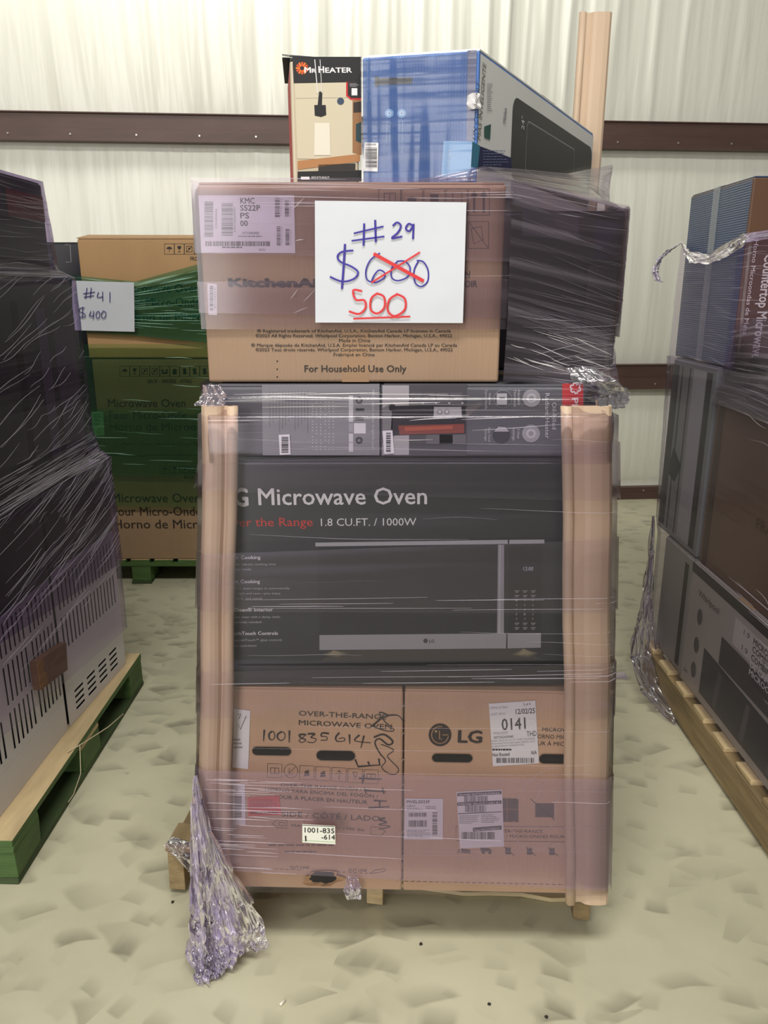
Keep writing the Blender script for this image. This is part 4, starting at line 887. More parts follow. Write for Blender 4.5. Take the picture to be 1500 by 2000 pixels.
# --- cardboard edge protectors
def edge_post(label, bot, top, sx, fw=.077):
    T = Thing('edge_protector', label, 'edge protector', tuple(bot), 0, None)
    prf = [(-.075, -.004), (-.054, -.004), (-.046, -.011), (-.036, -.014), (-.014, -.015), (0, -.013), (.007, -.006), (.010, .006), (.009, .075), (.002, .075), (.002, .001), (-.075, .001)]
    prf = [(-fw if x == -.075 else x * fw / .077 if -.06 < x < -.03 else x, y) for x, y in prf]
    if sx < 0: prf = [(-x, y) for x, y in prf][::-1]
    n = len(prf); b, t = Vector(bot), Vector(top); m = 10; V = []
    for k in range(m + 1):
        c = b.lerp(t, k / m) + Vector((.0015 * math.sin(k * 1.7), .001 * math.sin(k * 2.3), 0)); V += [c + Vector((x, y, 0)) for x, y in prf]
    fc = [(k * n + i, k * n + (i + 1) % n, (k + 1) * n + (i + 1) % n, (k + 1) * n + i) for k in range(m) for i in range(n)] + [tuple(range(n))[::-1], tuple(range(m * n, m * n + n))]
    part(T, 'angle_board', V, fc, KRAFT)
    for cx, cy, name in ((-fw * sx, -.006, 'rolled_edge'), (.005 * sx, .077, 'side_rolled_edge')):
        V = []; w = 12
        for k in range(m + 1):
            c = b.lerp(t, k / m) + Vector((cx + .0015 * math.sin(k * 1.7), cy + .001 * math.sin(k * 2.3), 0)); rd = .0105 if name == 'rolled_edge' else .006; V += [c + Vector((rd * math.cos(6.2832 * i / w), rd * math.sin(6.2832 * i / w), 0)) for i in range(w)]
        fc = [(k * w + i, k * w + (i + 1) % w, (k + 1) * w + (i + 1) % w, (k + 1) * w + i) for k in range(m) for i in range(w)] + [tuple(range(w))[::-1], tuple(range(m * w, m * w + w))]
        part(T, name, V, fc, KRAFT, smooth=True)
    return T
edge_post('kraft cardboard edge protector up the corner beside the red-labelled carton', (-.405, 1.424, .150), (-.328, 1.43, 1.235), -1, .05)
edge_post('kraft cardboard edge protector up the corner beside the 0141 label', (.488, 1.410, .140), (.414, 1.43, 1.235), 1)
edge_post('tall kraft cardboard edge protector rising behind the blue fan carton', (.628, 2.53, .145), (.648, 2.53, 2.205), 1)

# ================================================================== left stack: two louvred appliances under dark wrapped cartons
def louvred(label, FR, BRr, z0, z1, holes_fn):
    FR, BRr = Vector(FR), Vector(BRr); V = (BRr - FR).normalized(); U = Vector((V.y, -V.x)); d = (BRr - FR).length; w = .86
    P = FR - U * w
    T = Thing('louvred_appliance', label, 'appliance', (P.x, P.y, z0), math.atan2(U.y, U.x))
    q4 = [P, FR - U * .014, BRr - U * .014, BRr - U * w]
    part(T, 'casing', hexa(q4, z0, z1), BOXF, [APPL, ink(16, 15, 18)], [0, 0, 0, 1, 0, 0])
    f = Face(Vector((FR.x, FR.y, z0)), Vector((V.x, V.y, 0)), (0, 0, 1)); h = z1 - z0
    def panel(name, u0, u1, v0, v1, holes, kind=None, mat=APPL):
        us = sorted({u0, u1} | {round(x, 5) for a in holes for x in (a[0], a[2])}); vs = sorted({v0, v1} | {round(x, 5) for a in holes for x in (a[1], a[3])})
        hs = [tuple(round(x, 5) for x in a) for a in holes]; vi = {}; VV = []; fc = []
        def vid(u, v, l):
            if (u, v, l) not in vi: vi[(u, v, l)] = len(VV); VV.append(f.at((u, v), l))
            return vi[(u, v, l)]
        def hole(a, b): return any(q[0] < a < q[2] and q[1] < b < q[3] for q in hs)
        g = [[hole((us[i] + us[i + 1]) / 2, (vs[j] + vs[j + 1]) / 2) for j in range(len(vs) - 1)] for i in range(len(us) - 1)]
        for i in range(len(us) - 1):
            for j in range(len(vs) - 1):
                a, b, c, d_ = us[i], us[i + 1], vs[j], vs[j + 1]
                if not g[i][j]: fc.append((vid(a, c, 0), vid(b, c, 0), vid(b, d_, 0), vid(a, d_, 0)))
                nb = lambda x, y: g[x][y] if 0 <= x < len(us) - 1 and 0 <= y < len(vs) - 1 else True
                if not g[i][j]:
                    for (x, y), (p1, p2) in (((i - 1, j), ((a, c), (a, d_))), ((i + 1, j), ((b, d_), (b, c))), ((i, j - 1), ((b, c), (a, c))), ((i, j + 1), ((a, d_), (b, d_)))):
                        if nb(x, y): fc.append((vid(*p1, 0), vid(*p2, 0), vid(*p2, -.002), vid(*p1, -.002)))
        return part(T, name, VV, fc, mat, kind=kind)
    holes_fn(panel, d, h)
    return T
def rear_holes(panel, d, h):
    hs = [(.05 + .085 * i, .028 + .02 * j, .11 + .085 * i, .038 + .02 * j) for i in range(4) for j in range(4)]
    panel('slotted_panel', 0, d, 0, .20, hs)
    sl = []
    for v0, v1 in ((.05, .155), (.18, .28)): sl += [(.022 + .0245 * i, v0, .033 + .0245 * i, v1) for i in range(int((d - .05) / .0245) + 1)]
    panel('louvre_panel', 0, d, .2005, .2 + .31, [(a, b + .2, c, e + .2) for a, b, c, e in sl])
    panel('top_panel', 0, d, .5105, h, [], mat=DARKB)
def near_holes(panel, d, h):
    panel('base_panel', 0, d, 0, .10, [])
    sl = []
    for v0, v1 in ((.125, .235), (.255, .365), (.39, .48)):
        for b0 in (0.015, .185, .345):
            sl += [(b0 + .0245 * i, v0, b0 + .0115 + .0245 * i, v1) for i in range(6) if b0 + .0245 * i < d - .02]
    panel('louvre_panel', 0, d, .1005, .50, sl); panel('top_panel', 0, d, .5005, h, [], mat=DARKB)
louvred('white louvred appliance with four columns of short slots, at the green pallet far end', (-.979, 2.135), (-.942, 2.56), .131, .89, rear_holes)
louvred('white louvred appliance with wide banks of long slits and a wooden block', (-.995, 1.63), (-.981, 2.12), .131, .89, near_holes)
T = Thing('wooden_block', 'small brown wooden block wedged against the white louvred appliance', 'wood block', (-.975, 1.99, .40))
f = Face((-.984, 2.05, 0), (0, 1, 0), (0, 0, 1)); a = [f.at(f.hit(*c), .004) for c in ((62, 1348), (116, 1308), (113, 1254), (54, 1292))]
part(T, 'block', a + [v + f.N * .022 for v in a], BOXF, mottled('block_wood', (120, 84, 60), .2, .7, 8, (2, 2, 10)), bevel=.002)
def side_rect(FR, BRr, w):
    FR, BRr = Vector(FR), Vector(BRr); V = (BRr - FR).normalized(); U = Vector((V.y, -V.x)); return [FR - U * w, FR, BRr, BRr - U * w]
LM = Box('wrapped_carton', 'large black wrapped carton on top of the white louvred appliances', side_rect((-.995, 1.64), (-.972, 2.50), .9), .892, 1.472, DARKB)
p = Print(LM.T, LM.right); p.uvpoly([(.60, .06), (.66, .06), (.66, .50), (.60, .50)], ink(84, 78, 90)); p.uvpoly([(.70, .04), (.84, .04), (.84, .44), (.70, .44)], ink(74, 68, 80)); p.uvpoly([(.46, .05), (.5, .05), (.5, .52), (.46, .52)], ink(22, 20, 24)); p.build('printed_artwork', LM.body)
LT = Box('wrapped_carton', 'small black and red wrapped carton crowning the louvred appliance stack', side_rect((-1.05, 1.66), (-1.008, 2.45), .85), 1.475, 1.742, DARKB)
p = Print(LT.T, LT.right); p.uvpoly([(.58, .16), (.79, .16), (.79, .23), (.58, .23)], ink(120, 40, 44)); p.build('printed_artwork', LT.body)

# ================================================================== right stack
def left_rect(x, y0, y1, w): return [(x, y0), (x + w, y0), (x + w, y1), (x, y1)]
R1 = Box('hood_microwave_carton', 'grey carton printed microhood combination with kitchen photographs', left_rect(1.035, 1.70, 2.44, .94), .141, .572, mottled('grey_board', (172, 166, 158), .06, .4, 3))
R2 = Box('grey_carton', 'narrow grey carton at pallet end behind the microhood combination carton', left_rect(1.04, 2.455, 2.715, .94), .141, .572, mottled('grey_board_dark', (150, 148, 142), .06, .4, 3))
R3 = Box('brown_carton', 'dim brown wrapped carton on the microhood combination carton', left_rect(1.05, 1.74, 2.435, .94), .575, 1.112, mottled('brown_board_dark', (116, 92, 78), .1, .5, 3))
R4 = Box('striped_carton', 'tall grey carton with dark vertical stripes beneath the blue carton', left_rect(1.047, 2.455, 2.83, .94), .575, 1.208, mottled('grey_board_cool', (128, 132, 134), .08, .35, 3))
R5 = Box('countertop_microwave_carton', 'blue sided countertop microwave carton with brown lettered front', left_rect(1.058, 2.39, 2.86, .94), 1.211, 1.755, [BROWNP, BLUES, BLUES, BLUES, BLUES])
R6 = Box('dark_carton', 'low dark wrapped carton standing before the lettered brown front', left_rect(1.10, 1.80, 2.36, .8), 1.115, 1.25, DARKB)
p = Print(R1.T, R1.left); WB = ink(196, 192, 186); GD = ink(74, 72, 72)
W1 = .74
p.uvpoly([(.0, .395), (W1, .395), (W1, .428), (0, .428)], ink(64, 60, 58)); p.uvpoly([(.34, .29), (W1, .29), (W1, .375), (.34, .375)], WB, 0)
p.uvpoly([(.16, .03), (W1, .03), (W1, .17), (.16, .19)], ink(52, 54, 60, .3), 1); p.uvpoly([(.27, .19), (W1, .19), (W1, .28), (.27, .28)], ink(80, 78, 78), 1)
for u in (.26, .45, .62): p.uvpoly([(u, .04), (u + .03, .04), (u + .045, .165), (u + .02, .165)], ink(100, 98, 98), 2)
def utext(P, t, u, v, w, cap, m, layer=2, bold=.0):
    vs, fs, nb = glyphs(t, bold); xs = [a for a, b in vs]; x0, x1 = min(xs), max(xs); i = len(P.v); k = P._m(m)
    for j, (a, b) in enumerate(vs): P.v.append(P.f.at((u + (a - x0) * w / (x1 - x0), v + b * cap / CAPH), P.lift + layer * .00025 + (j // nb) * 4e-5))
    for q_ in fs: P.p.append(tuple(i + j for j in q_)); P.mi.append(k)
utext(p, 'MICROHOOD', .46, .348, .17, .017, GD, bold=.012); utext(p, 'COMBINATION', .46, .325, .20, .017, GD, bold=.012); utext(p, 'COMBINACIÓN', .46, .300, .2, .017, GD, bold=.012)
utext(p, 'DE CAMPANA Y', .46, .277, .22, .017, INKW, bold=.012); utext(p, 'MICROONDAS', .46, .254, .2, .017, INKW, bold=.012)
utext(p, '1.9', .40, .348, .035, .016, GD); utext(p, '1.9', .40, .300, .035, .016, GD); utext(p, '34', .025, .04, .03, .014, GD); utext(p, 'Whirlpool', .07, .335, .16, .022, GD)
for u, v in ((.10, .27), (.10, .17), (.10, .08)):
    p.uvpoly([(u + .02 * math.cos(a * .4), v + .028 * math.sin(a * .4)) for a in range(16)], ink(94, 92, 90), 1)
p.build('printed_artwork', R1.body)
p = Print(R2.T, R2.left); p.uvpoly([(.2, .02), (.235, .02), (.235, .40), (.2, .40)], ink(60, 58, 56)); p.build('printed_artwork', R2.body)
p = Print(R4.T, R4.left)
for u0, u1, c in ((.0, .06, (58, 60, 64)), (.085, .095, (60, 62, 66)), (.155, .165, (70, 72, 74)), (.19, .30, (168, 168, 172)), (.30, .345, (50, 50, 54))): p.uvpoly([(u0, .02), (u1, .02), (u1, .61), (u0, .61)], ink(*c))
p.uvpoly([(.05, .22), (.12, .20), (.17, .27), (.08, .32)], ink(44, 48, 50), 1); p.build('printed_artwork', R4.body)
p = Print(R3.T, R3.left); utext(p, 'FRAGILE', .35, .22, .2, .03, ink(90, 66, 54)); p.lines; p.uvpoly([(.02, .0), (.06, .0), (.06, .53), (.02, .53)], ink(84, 66, 56)); p.build('printed_text', R3.body)
p = Print(R5.T, R5.front); CT = ink(226, 222, 212)
for t, u, v0, w, cap, bd in (('1.1', .075, .50, .05, .026, .015), ('cu. ft. Capacity', .078, .43, .09, .014, 0), ('Countertop Microwave', .060, .33, .30, .03, .02), ('Horno Microondas de Mesa', .024, .37, .27, .013, 0)):
    vs, fs, nb = glyphs(t, bd); xs = [q_[0] for q_ in vs]; x0, x1 = min(xs), max(xs); i = len(p.v); k = p._m(CT)
    for j, (x, y) in enumerate(vs): p.v.append(p.f.at((u + y * cap / CAPH, v0 - (x - x0) * w / (x1 - x0)), p.lift + .0003 + (j // nb) * 4e-5))
    for q_ in fs: p.p.append(tuple(i + j for j in q_)); p.mi.append(k)
p.uvpoly([(.12, .0), (.46, .0), (.46, .52), (.12, .52)], ink(60, 50, 46), 0); p.build('printed_text', R5.body)
fl = R5.left; V = [fl.at((a, b), .0008) for a, b in ((.195, .0), (.245, .0), (.245, .545), (.195, .545))]
part(R5.T, 'packing_tape', V + [v + fl.N * .0004 for v in V], BOXF, wrink_mat('clear_tape', (.5, .55, .6), .35), parent=R5.body)

# ================================================================== stack behind: three brown microwave cartons, green film
G1 = Box('microwave_carton', 'brown three-language microwave carton standing on the dark green pallet', rect((-1.375, 3.70), 0, .78, .5), .131, .665, CARD3)
G2 = Box('microwave_carton', 'brown microwave carton with teal sticker, middle of the green-filmed stack', rect((-1.378, 3.70), 0, .78, .5), .668, 1.132, CARD3)
G3 = Box('microwave_carton', 'brown microwave carton rising bare above the green film', rect((-1.385, 3.69), 0, .78, .5), 1.135, 1.664, CARD2)
GB = Box('black_carton', 'tall black carton beside the brown microwave cartons in green film', rect((-1.70, 3.80), 0, .30, .4), .131, 1.655, ink(24, 23, 25, .3), tape=False)
p = Print(GB.T, GB.front); p.stroke([(127, 478), (137, 478), (139, 512), (129, 512)], 1.2, ink(150, 148, 150), 0, False); p.build('printed_artwork', GB.body)
DK = ink(44, 36, 32)
def ship_icons(p, x, y, n, s, st):
    for k in range(n):
        a = x + k * st; p.frame(a, y, a + st, y + s, .8, DK)
        m = a + st / 2; c = y + s / 2
        if k == 0: p.poly([(m - 6, c), (m - 4, c - 3.5), (m, c - 5), (m + 4, c - 3.5), (m + 6, c)], DK, 1); p.box(m - .5, c, m + .5, c + 6, DK, 1)
        elif k == 1: p.poly([(m - 4, c - 6), (m + 4, c - 6), (m + 3, c - 1), (m, c + 1), (m - 3, c - 1)], DK, 1); p.box(m - .5, c, m + .5, c + 5, DK, 1); p.box(m - 3, c + 5, m + 3, c + 6, DK, 1)
        elif k in (2, 3): p.frame(m - 6, c - 6, m + 6, c + 6, 1, DK, 1); p.stroke([(m - 5, c + 5), (m + 5, c - 5)], 1, DK, 1); p.disc(m, c - 1, 2.2, DK, 1, 8)
        elif k == 4: p.disc(m - 4, c - 2, 2.5, DK, 1, 8); p.disc(m + 4, c - 2, 2.5, DK, 1, 8); p.box(m - 6, c + 1, m + 6, c + 5, DK, 1)
        elif k == 5: p.poly([(m - 6, c - 1), (m, c - 6), (m + 6, c - 1), (m + 4, c - 1), (m + 4, c + 6), (m - 4, c + 6), (m - 4, c - 1)], DK, 1)
        else: p.box(m - 3, c - 6, m + 3, c + 6, DK, 1); p.stroke([(m - 6, c - 5), (m + 6, c + 5)], 1, DK, 1)
for B, x0, ys, dx in ((G3, 238, (571, 598, 627), (0, 2, 3)), (G2, 212, (795, 818, 841), (0, 2, 3)), (G1, 219, (981, 1007, 1032), (0, 2, 4))):
    p = Print(B.T, B.front); s = 1.14 if B is G1 else 1.0
    for t, y, w, k in zip(('Microwave Oven', 'Four Micro-Onde', 'Horno de Microondas'), ys, (151, 151, 212), dx): p.text(t, (x0 + k, y), (x0 + k + w * s, y), DK, cap=15.5 * s, bold=.006)
    if B is G3: ship_icons(p, 321, 476, 6, 21, 19.5); p.text('FRONT - AVANT - FRENTE', (372, 509), (466, 509), DK, cap=7, bold=.02)
    if B is G2: ship_icons(p, 234, 715, 9, 20.5, 19.5); p.text('BACK - ARRIÈRE - ATRÁS', (289, 748), (375, 748), DK, cap=7, bold=.02); p.text('Made in China / Hecho en China / Fabriqué en Chine', (240, 870), (450, 870), DK, cap=6.5)
    if B is G1: ship_icons(p, 312, 910, 6, 15, 19.5); p.text('BACK - ARRIÈRE - ATRÁS', (360, 935), (445, 935), DK, cap=7, bold=.02)
    p.build('printed_text', B.body)
o, q = sticker(G2.T, G2.front, [(180, 803), (204, 802), (207, 849), (184, 850)], 'approval_sticker', ink(200, 240, 230), lift=.02); q.lines(186, 808, 202, 832, 6, ink(70, 140, 124), 3); q.ring(196, 841, 3.4, .9, INKB, 1, 10); q.build('label_print', o)
V = [(-1.385, 3.69, 1.664), (-.605, 3.69, 1.664), (-.605, 3.80, 1.682), (-1.37, 3.80, 1.684)]
part(G3.T, 'raised_flap', V + [(a, b, c + .004) for a, b, c in V], BOXF, CARD2)
f41 = Face((0, 3.655, 0), (1, 0, 0), (0, 0, 1))
T41, _ = paper_sheet('white sheet handwritten #41 $400 on the green film', f41, [(141, 548), (262, 552), (263, 648), (143, 645)], 0, .006, 9)
q = Print(T41, f41, .0075); B4 = ink(52, 44, 120)
def Zg(x, y): return (100 + x / 4.256, 430 + y / 4.256)
for st in ([(302, 562), (290, 652)], [(338, 560), (328, 648)], [(270, 612), (368, 596)], [(276, 640), (360, 626)], [(398, 598), (388, 640), (436, 636)], [(432, 594), (432, 672)], [(492, 598), (492, 682)],
           [(282, 728), (246, 732), (238, 758), (280, 776), (284, 802), (240, 806)], [(268, 718), (262, 812)], [(336, 756), (322, 796), (360, 792)], [(358, 754), (352, 822)], [(392, 756), (376, 784), (386, 814), (404, 806), (406, 766), (388, 756)], [(440, 752), (422, 780), (430, 812), (452, 806), (458, 768), (436, 752)]):
    q.stroke(zz(Zg, st), 1.5, B4)
q.build('handwriting')

# ================================================================== stretch film
def ring(FL, FR, BRr, BLl, z, zt=None):
    zt = zt or (z, z, z, z); return [(*p, q_) for p, q_ in zip((FL, FR, BRr, BLl), zt)]
# centre stack, lower part
T = Thing('stretch_film', 'clear lilac stretch film wound round the stack with the #29 price sheet', 'stretch film', (0, 1.9, .15))
def cring(z, o=0., zl=None, zr=None):
    k = (z - .15) / 1.1; xl = -.419 + .078 * k - o; xr = .503 - .075 * k + o
    zl = z if zl is None else zl; zr = z if zr is None else zr
    return [(xl + .02, 1.402 - o, zl), (xr - .02, 1.390 + .012 * k - o, zr), (xr, 1.41, zr), (xr + .0, 2.44, zr), (xl, 2.44, zl), (xl, 1.42, zl)]
o, Ga = sheet(T, 'film_layer', [cring(.17), cring(.5), cring(.8), cring(1.22)], F_BASE, .05, 14, .001, 1, True)
o, Gb = sheet(T, 'film_band', [cring(.20, .002, .23, .185), cring(.47, .002, .478, .462)], F_BAND, .05, 10, .001, 2, True)
o, Gc = sheet(T, 'film_band', [cring(.60, .002, .60, .60), cring(.71, .002, .705, .725)], F_BASE, .05, 6, .001, 3, True)
o, Gd = sheet(T, 'film_band', [cring(.80, .002, .835, .835), cring(.96, .002, .955, .985)], F_BASE, .05, 6, .001, 4, True)
o, Ge = sheet(T, 'film_band', [cring(1.02, .003, 1.08, 1.06), cring(1.16, .002, 1.13, 1.17)], F_BASE, .05, 8, .001, 5, True)
FP = Face(BL.front.O - Vector((0, .0535, 0)), BL.front.U, BL.front.V)
o, q = sticker(T, FP, zz(Z5, [(752, 997), (980, 1010), (983, 1138), (752, 1125)]), 'price_label', ink(236, 236, 226), lift=.0005)
q.text('1001-835', Z5(768, 1053), Z5(976, 1060), INKB, cap=11, bold=.012); q.text('1', Z5(772, 1115), Z5(782, 1115), INKB, cap=12.5, bold=.012); q.text('-614', Z5(885, 1102), Z5(980, 1105), INKB, cap=11, bold=.012)
q.stroke(zz(Z5, [(754, 1110), (980, 1122)]), 1, (140, 190, 120), 0); q.stroke(zz(Z5, [(754, 1003), (976, 1014)]), 1.6, (70, 74, 70), 0); q.build('label_print', o)
wrinkles(T, Ga, 34, WR_D, 11, (.0, .27), (.05, 1), (.03, .16), -.03, .04); wrinkles(T, Gb, 46, WR_L, 12, (.0, .035), (.0, 1), (.01, .035), .0, .1, (.0005, .0014)); wrinkles(T, Gb, 6, WR_L, 13, (.02, .2), (.0, 1), (.02, .08), -.1, .1)
wrinkles(T, Gd, 8, WR_L, 14, (0, .2), (0, .3), (.04, .12), .1, .2); wrinkles(T, Gc, 10, WR_L, 15, (0, .2), (.7, 1), (.03, .1), 0, .3)
# collar over the heater cartons: pulled in between the posts and the brown carton
def col(z, k):  # k 0 at posts, 1 at the brown carton's foot
    L = lambda a, b: a + (b - a) * k
    return [(L(-.322, -.322), L(1.402, 1.462), z), (L(.41, .395), L(1.400, 1.452), z), (L(.425, .43), L(1.41, 1.52), z), (.45, 2.42, z), (-.37, 2.42, z), (L(-.345, -.345), 1.46, z)]
o, Gf = sheet(T, 'film_collar', [col(1.13, 0), col(1.215, .1), col(1.245, .75), col(1.272, 1)], F_BASE, .04, 6, .003, 6, True, nf=(4, 25))
wrinkles(T, Gf, 40, WR_D, 16, (0, .26), (.05, .95), (.03, .14), .0, .5, (.0005, .0014)); wrinkles(T, Gf, 14, WR_W, 17, (0, .14), (.1, .8), (.02, .07), .3, .8, (.0006, .0016))
# upper part: brown carton, dark carton
def upr(z, o=0., zl=None, zr=None, zf=None):
    zl = z if zl is None else zl; zr = z if zr is None else zr; zf = z if zf is None else zf
    return [(-.341 - o, 1.482 - o, zl), (.224 + o, 1.482 - o, zf), (.229 + o, 1.488, zf), (.516 + o, 1.744 - o, zr), (.522 + o, 1.76, zr), (.522 + o, 2.31, zr), (-.10, 2.31, zl), (-.343 - o, 1.92, zl), (-.343 - o, 1.49, zl)]
o, Gh = sheet(T, 'film_layer', [upr(1.37), upr(1.625, 0, None, 1.612)], F_UP, .04, 12, .001, 7, True)
o, Gi = sheet(T, 'film_band', [upr(1.30, .002, 1.40, 1.34, 1.39), upr(1.47, .002, 1.455, 1.50, 1.46)], F_UP, .04, 8, .001, 8, True)
o, Gj = sheet(T, 'film_band', [upr(1.50, .003, 1.505, 1.50, 1.49), upr(1.615, .003, 1.632, 1.608, 1.632)], F_UP, .04, 8, .0015, 9, True)
wrinkles(T, Gj, 26, WR_L, 18, (0, .26), (.55, 1), (.02, .09), 0, .4, (.0006, .002)); wrinkles(T, Gh, 16, WR_D, 19, (.0, .27), (0, 1), (.02, .1), 0, .2); wrinkles(T, Gh, 5, WR_W, 28, (.055, .075), (0, .9), (.004, .012), 8, 6, (.001, .002))
# stretched gusset between the brown carton and the dark carton
def gus(a, b): return [a, b]
top_r = [(.226, 1.484, 1.628), (.515, 1.742, 1.604), (.524, 1.77, 1.604)]; mid_r = [(.229, 1.482, 1.47), (.517, 1.738, 1.42), (.526, 1.77, 1.42)]
low_r = [(.226, 1.48, 1.275), (.432, 1.50, 1.262), (.47, 1.56, 1.262)]
o, Gk = sheet(T, 'film_gusset', [low_r, [(.230, 1.480, 1.40), (.495, 1.70, 1.335), (.515, 1.77, 1.33)], mid_r, top_r], F_DIAG, .02, 8, .002, 10)
wrinkles(T, Gk, 60, WR_D, 21, (0, .8), (.35, 1), (.2, .7), -.06, .06, (.0005, .0014)); wrinkles(T, Gk, 34, WR_L, 22, (0, .6), (0, .35), (.2, .6), .12, .25, (.0005, .0014)); wrinkles(T, Gk, 20, WR_W, 23, (0, .5), (.1, .3), (.1, .35), -.15, .1, (.0006, .0014))
# collar climbing over the foot of the fan carton to the tall corner board
fc_ = [[(.18, 1.486, 1.628), (.226, 1.49, 1.626), (.514, 1.75, 1.604), (.53, 2.2, 1.604)], [(.10, 1.57, 1.636), (.235, 1.62, 1.650), (.54, 2.05, 1.66), (.665, 2.46, 1.66)], [(-.02, 1.640, 1.632), (.19, 1.602, 1.668), (.46, 2.10, 1.722), (.682, 2.50, 1.80)]]
o, Gl = sheet(T, 'film_gusset', fc_, F_DIAG, .02, 8, .003, 12)
wrinkles(T, Gl, 70, WR_D, 24, (0, .85), (.0, 1), (.15, .5), -.1, .3, (.0005, .0015))
o, Gm = sheet(T, 'film_gusset', [[(.524, 1.77, 1.604), (.66, 2.50, 1.55)], [(.60, 2.2, 1.66), (.680, 2.51, 1.70)], [(.655, 2.43, 1.74), (.684, 2.515, 1.80)]], F_DIAG, .02, 8, .003, 13)
# slack knot where the film leaves the right-hand corner board
drape(T, 'film_knot', [((.37, 1.49, 1.30), (.03, .01, 0), .5), ((.40, 1.46, 1.275), (.045, .02, 0), 1.), ((.435, 1.47, 1.25), (.04, .03, 0), 1.), ((.425, 1.43, 1.228), (.026, .02, 0), .4)], F_DIAG, 20, 24, .016, 4, .004)
drape(T, 'film_knot', [((-.325, 1.46, 1.27), (.014, .0, 0), .3), ((-.315, 1.44, 1.255), (.022, 0, 0), .7), ((-.32, 1.41, 1.237), (.028, 0, 0), .5)], F_BAND, 20, 20, .012, 7, .003)
# loose tail hanging at the left corner to the floor
drape(T, 'film_tail', [((-.392, 1.394, .47), (.004, 0, 0), .1), ((-.390, 1.384, .41), (.012, .004, 0), .4), ((-.385, 1.378, .33), (.022, .008, 0), .7), ((-.382, 1.376, .25), (.030, .012, 0), .9), ((-.376, 1.372, .17), (.038, .016, 0), 1.0), ((-.368, 1.366, .10), (.047, .022, 0), 1.1), ((-.362, 1.358, .05), (.052, .026, 0), 1.3), ((-.368, 1.350, .02), (.042, .024, 0), 1.1), ((-.380, 1.338, .008), (.020, .014, 0), .6)], F_CRUMP, 60, 110, .05, 3, .007, pl=6)
drape(T, 'film_tail', [((-.372, 1.384, .34), (.006, .0, 0), .2), ((-.350, 1.382, .24), (.024, .010, 0), .6), ((-.328, 1.38, .15), (.042, .012, .0), .9), ((-.316, 1.376, .085), (.052, .016, 0), .9), ((-.312, 1.374, .05), (.050, .018, 0), .8), ((-.322, 1.372, .028), (.036, .016, 0), .6)], F_TAIL, 40, 50, .03, 8, .005)
drape(T, 'film_tail', [((-.395, 1.380, .22), (.010, .004, 0), .4), ((-.390, 1.366, .12), (.024, .010, 0), 1.), ((-.380, 1.355, .05), (.034, .016, 0), 1.2), ((-.372, 1.342, .02), (.034, .016, 0), 1.), ((-.384, 1.325, .006), (.014, .01, 0), .5)], F_TAIL, 40, 60, .035, 31, .007, pl=7)
drape(T, 'film_scrap', [((-.072, 1.425, .19), (.012, 0, 0), .4), ((-.070, 1.415, .165), (.020, .004, 0), .8), ((-.066, 1.42, .140), (.016, .004, 0), .8), ((-.062, 1.43, .125), (.008, 0, 0), .4)], F_CRUMP, 16, 20, .012, 12, .005)
drape(T, 'film_scrap', [((-.50, 1.60, .148), (.02, -.01, 0), .4), ((-.48, 1.575, .150), (.05, -.01, .0), .8), ((-.47, 1.562, .12), (.05, -.01, -.01), .8), ((-.455, 1.56, .085), (.02, 0, 0), .4)], F_CRUMPG, 20, 20, .014, 15, .005)
# left stack
T = Thing('stretch_film', 'dark violet stretch film wound over the louvred appliance stack', 'stretch film', (-1.2, 2.1, .28))
def lring(z, fr, br, x0=-1.93, zf=None): return [(x0, fr[1], z if zf is None else zf), (*fr, z if zf is None else zf), (*br, z), (br[0] - .02, br[1] + .008, z), (x0, br[1] + .008, z)]
rs = [lring(.27, (-.978, 1.605), (-.926, 2.565), zf=.36), lring(.55, (-.976, 1.605), (-.926, 2.568)), lring(.895, (-.974, 1.61), (-.930, 2.570))]
o, Gp = sheet(T, 'film_layer', rs, F_LEFT2, .03, 10, .002, 21, True)
rs = [lring(.52, (-.974, 1.602), (-.922, 2.572), zf=.60), lring(.897, (-.972, 1.606), (-.926, 2.574)), lring(.93, (-.976, 1.61), (-.944, 2.535)), lring(1.0, (-.978, 1.615), (-.955, 2.515)), lring(1.476, (-.980, 1.62), (-.958, 2.51)), lring(1.50, (-1.01, 1.63), (-.990, 2.465)), lring(1.747, (-1.04, 1.645), (-1.003, 2.455))]
o, Gq = sheet(T, 'film_layer', rs, F_LEFT, .03, 8, .003, 22, True)
q_ = rs[-1]; m_ = [(-1.93, 1.645, 1.75), (-1.4, 1.9, 1.775), (-1.3, 2.2, 1.765), (-1.35, 2.3, 1.76), (-1.93, 2.46, 1.75)]
sheet(T, 'film_cap', [q_, m_], F_LEFT, .04, 6, .006, 23, True)
wrinkles(T, Gq, 220, WR_S, 31, (.28, .62), (.0, .30), (.02, .12), .55, .2, (.0006, .0018)); wrinkles(T, Gq, 220, WR_S, 32, (.28, .62), (.3, .72), (.02, .10), .4, .15, (.0005, .0015)); wrinkles(T, Gq, 110, WR_S, 33, (.28, .62), (.78, .98), (.04, .12), .05, .1, (.0005, .0016))
wrinkles(T, Gq, 60, WR_L, 34, (.28, .6), (.02, .4), (.01, .06), .6, .25, (.0006, .002)); wrinkles(T, Gp, 60, WR_S, 35, (.28, .62), (.3, 1), (.02, .1), 1.3, .4, (.0005, .0014))
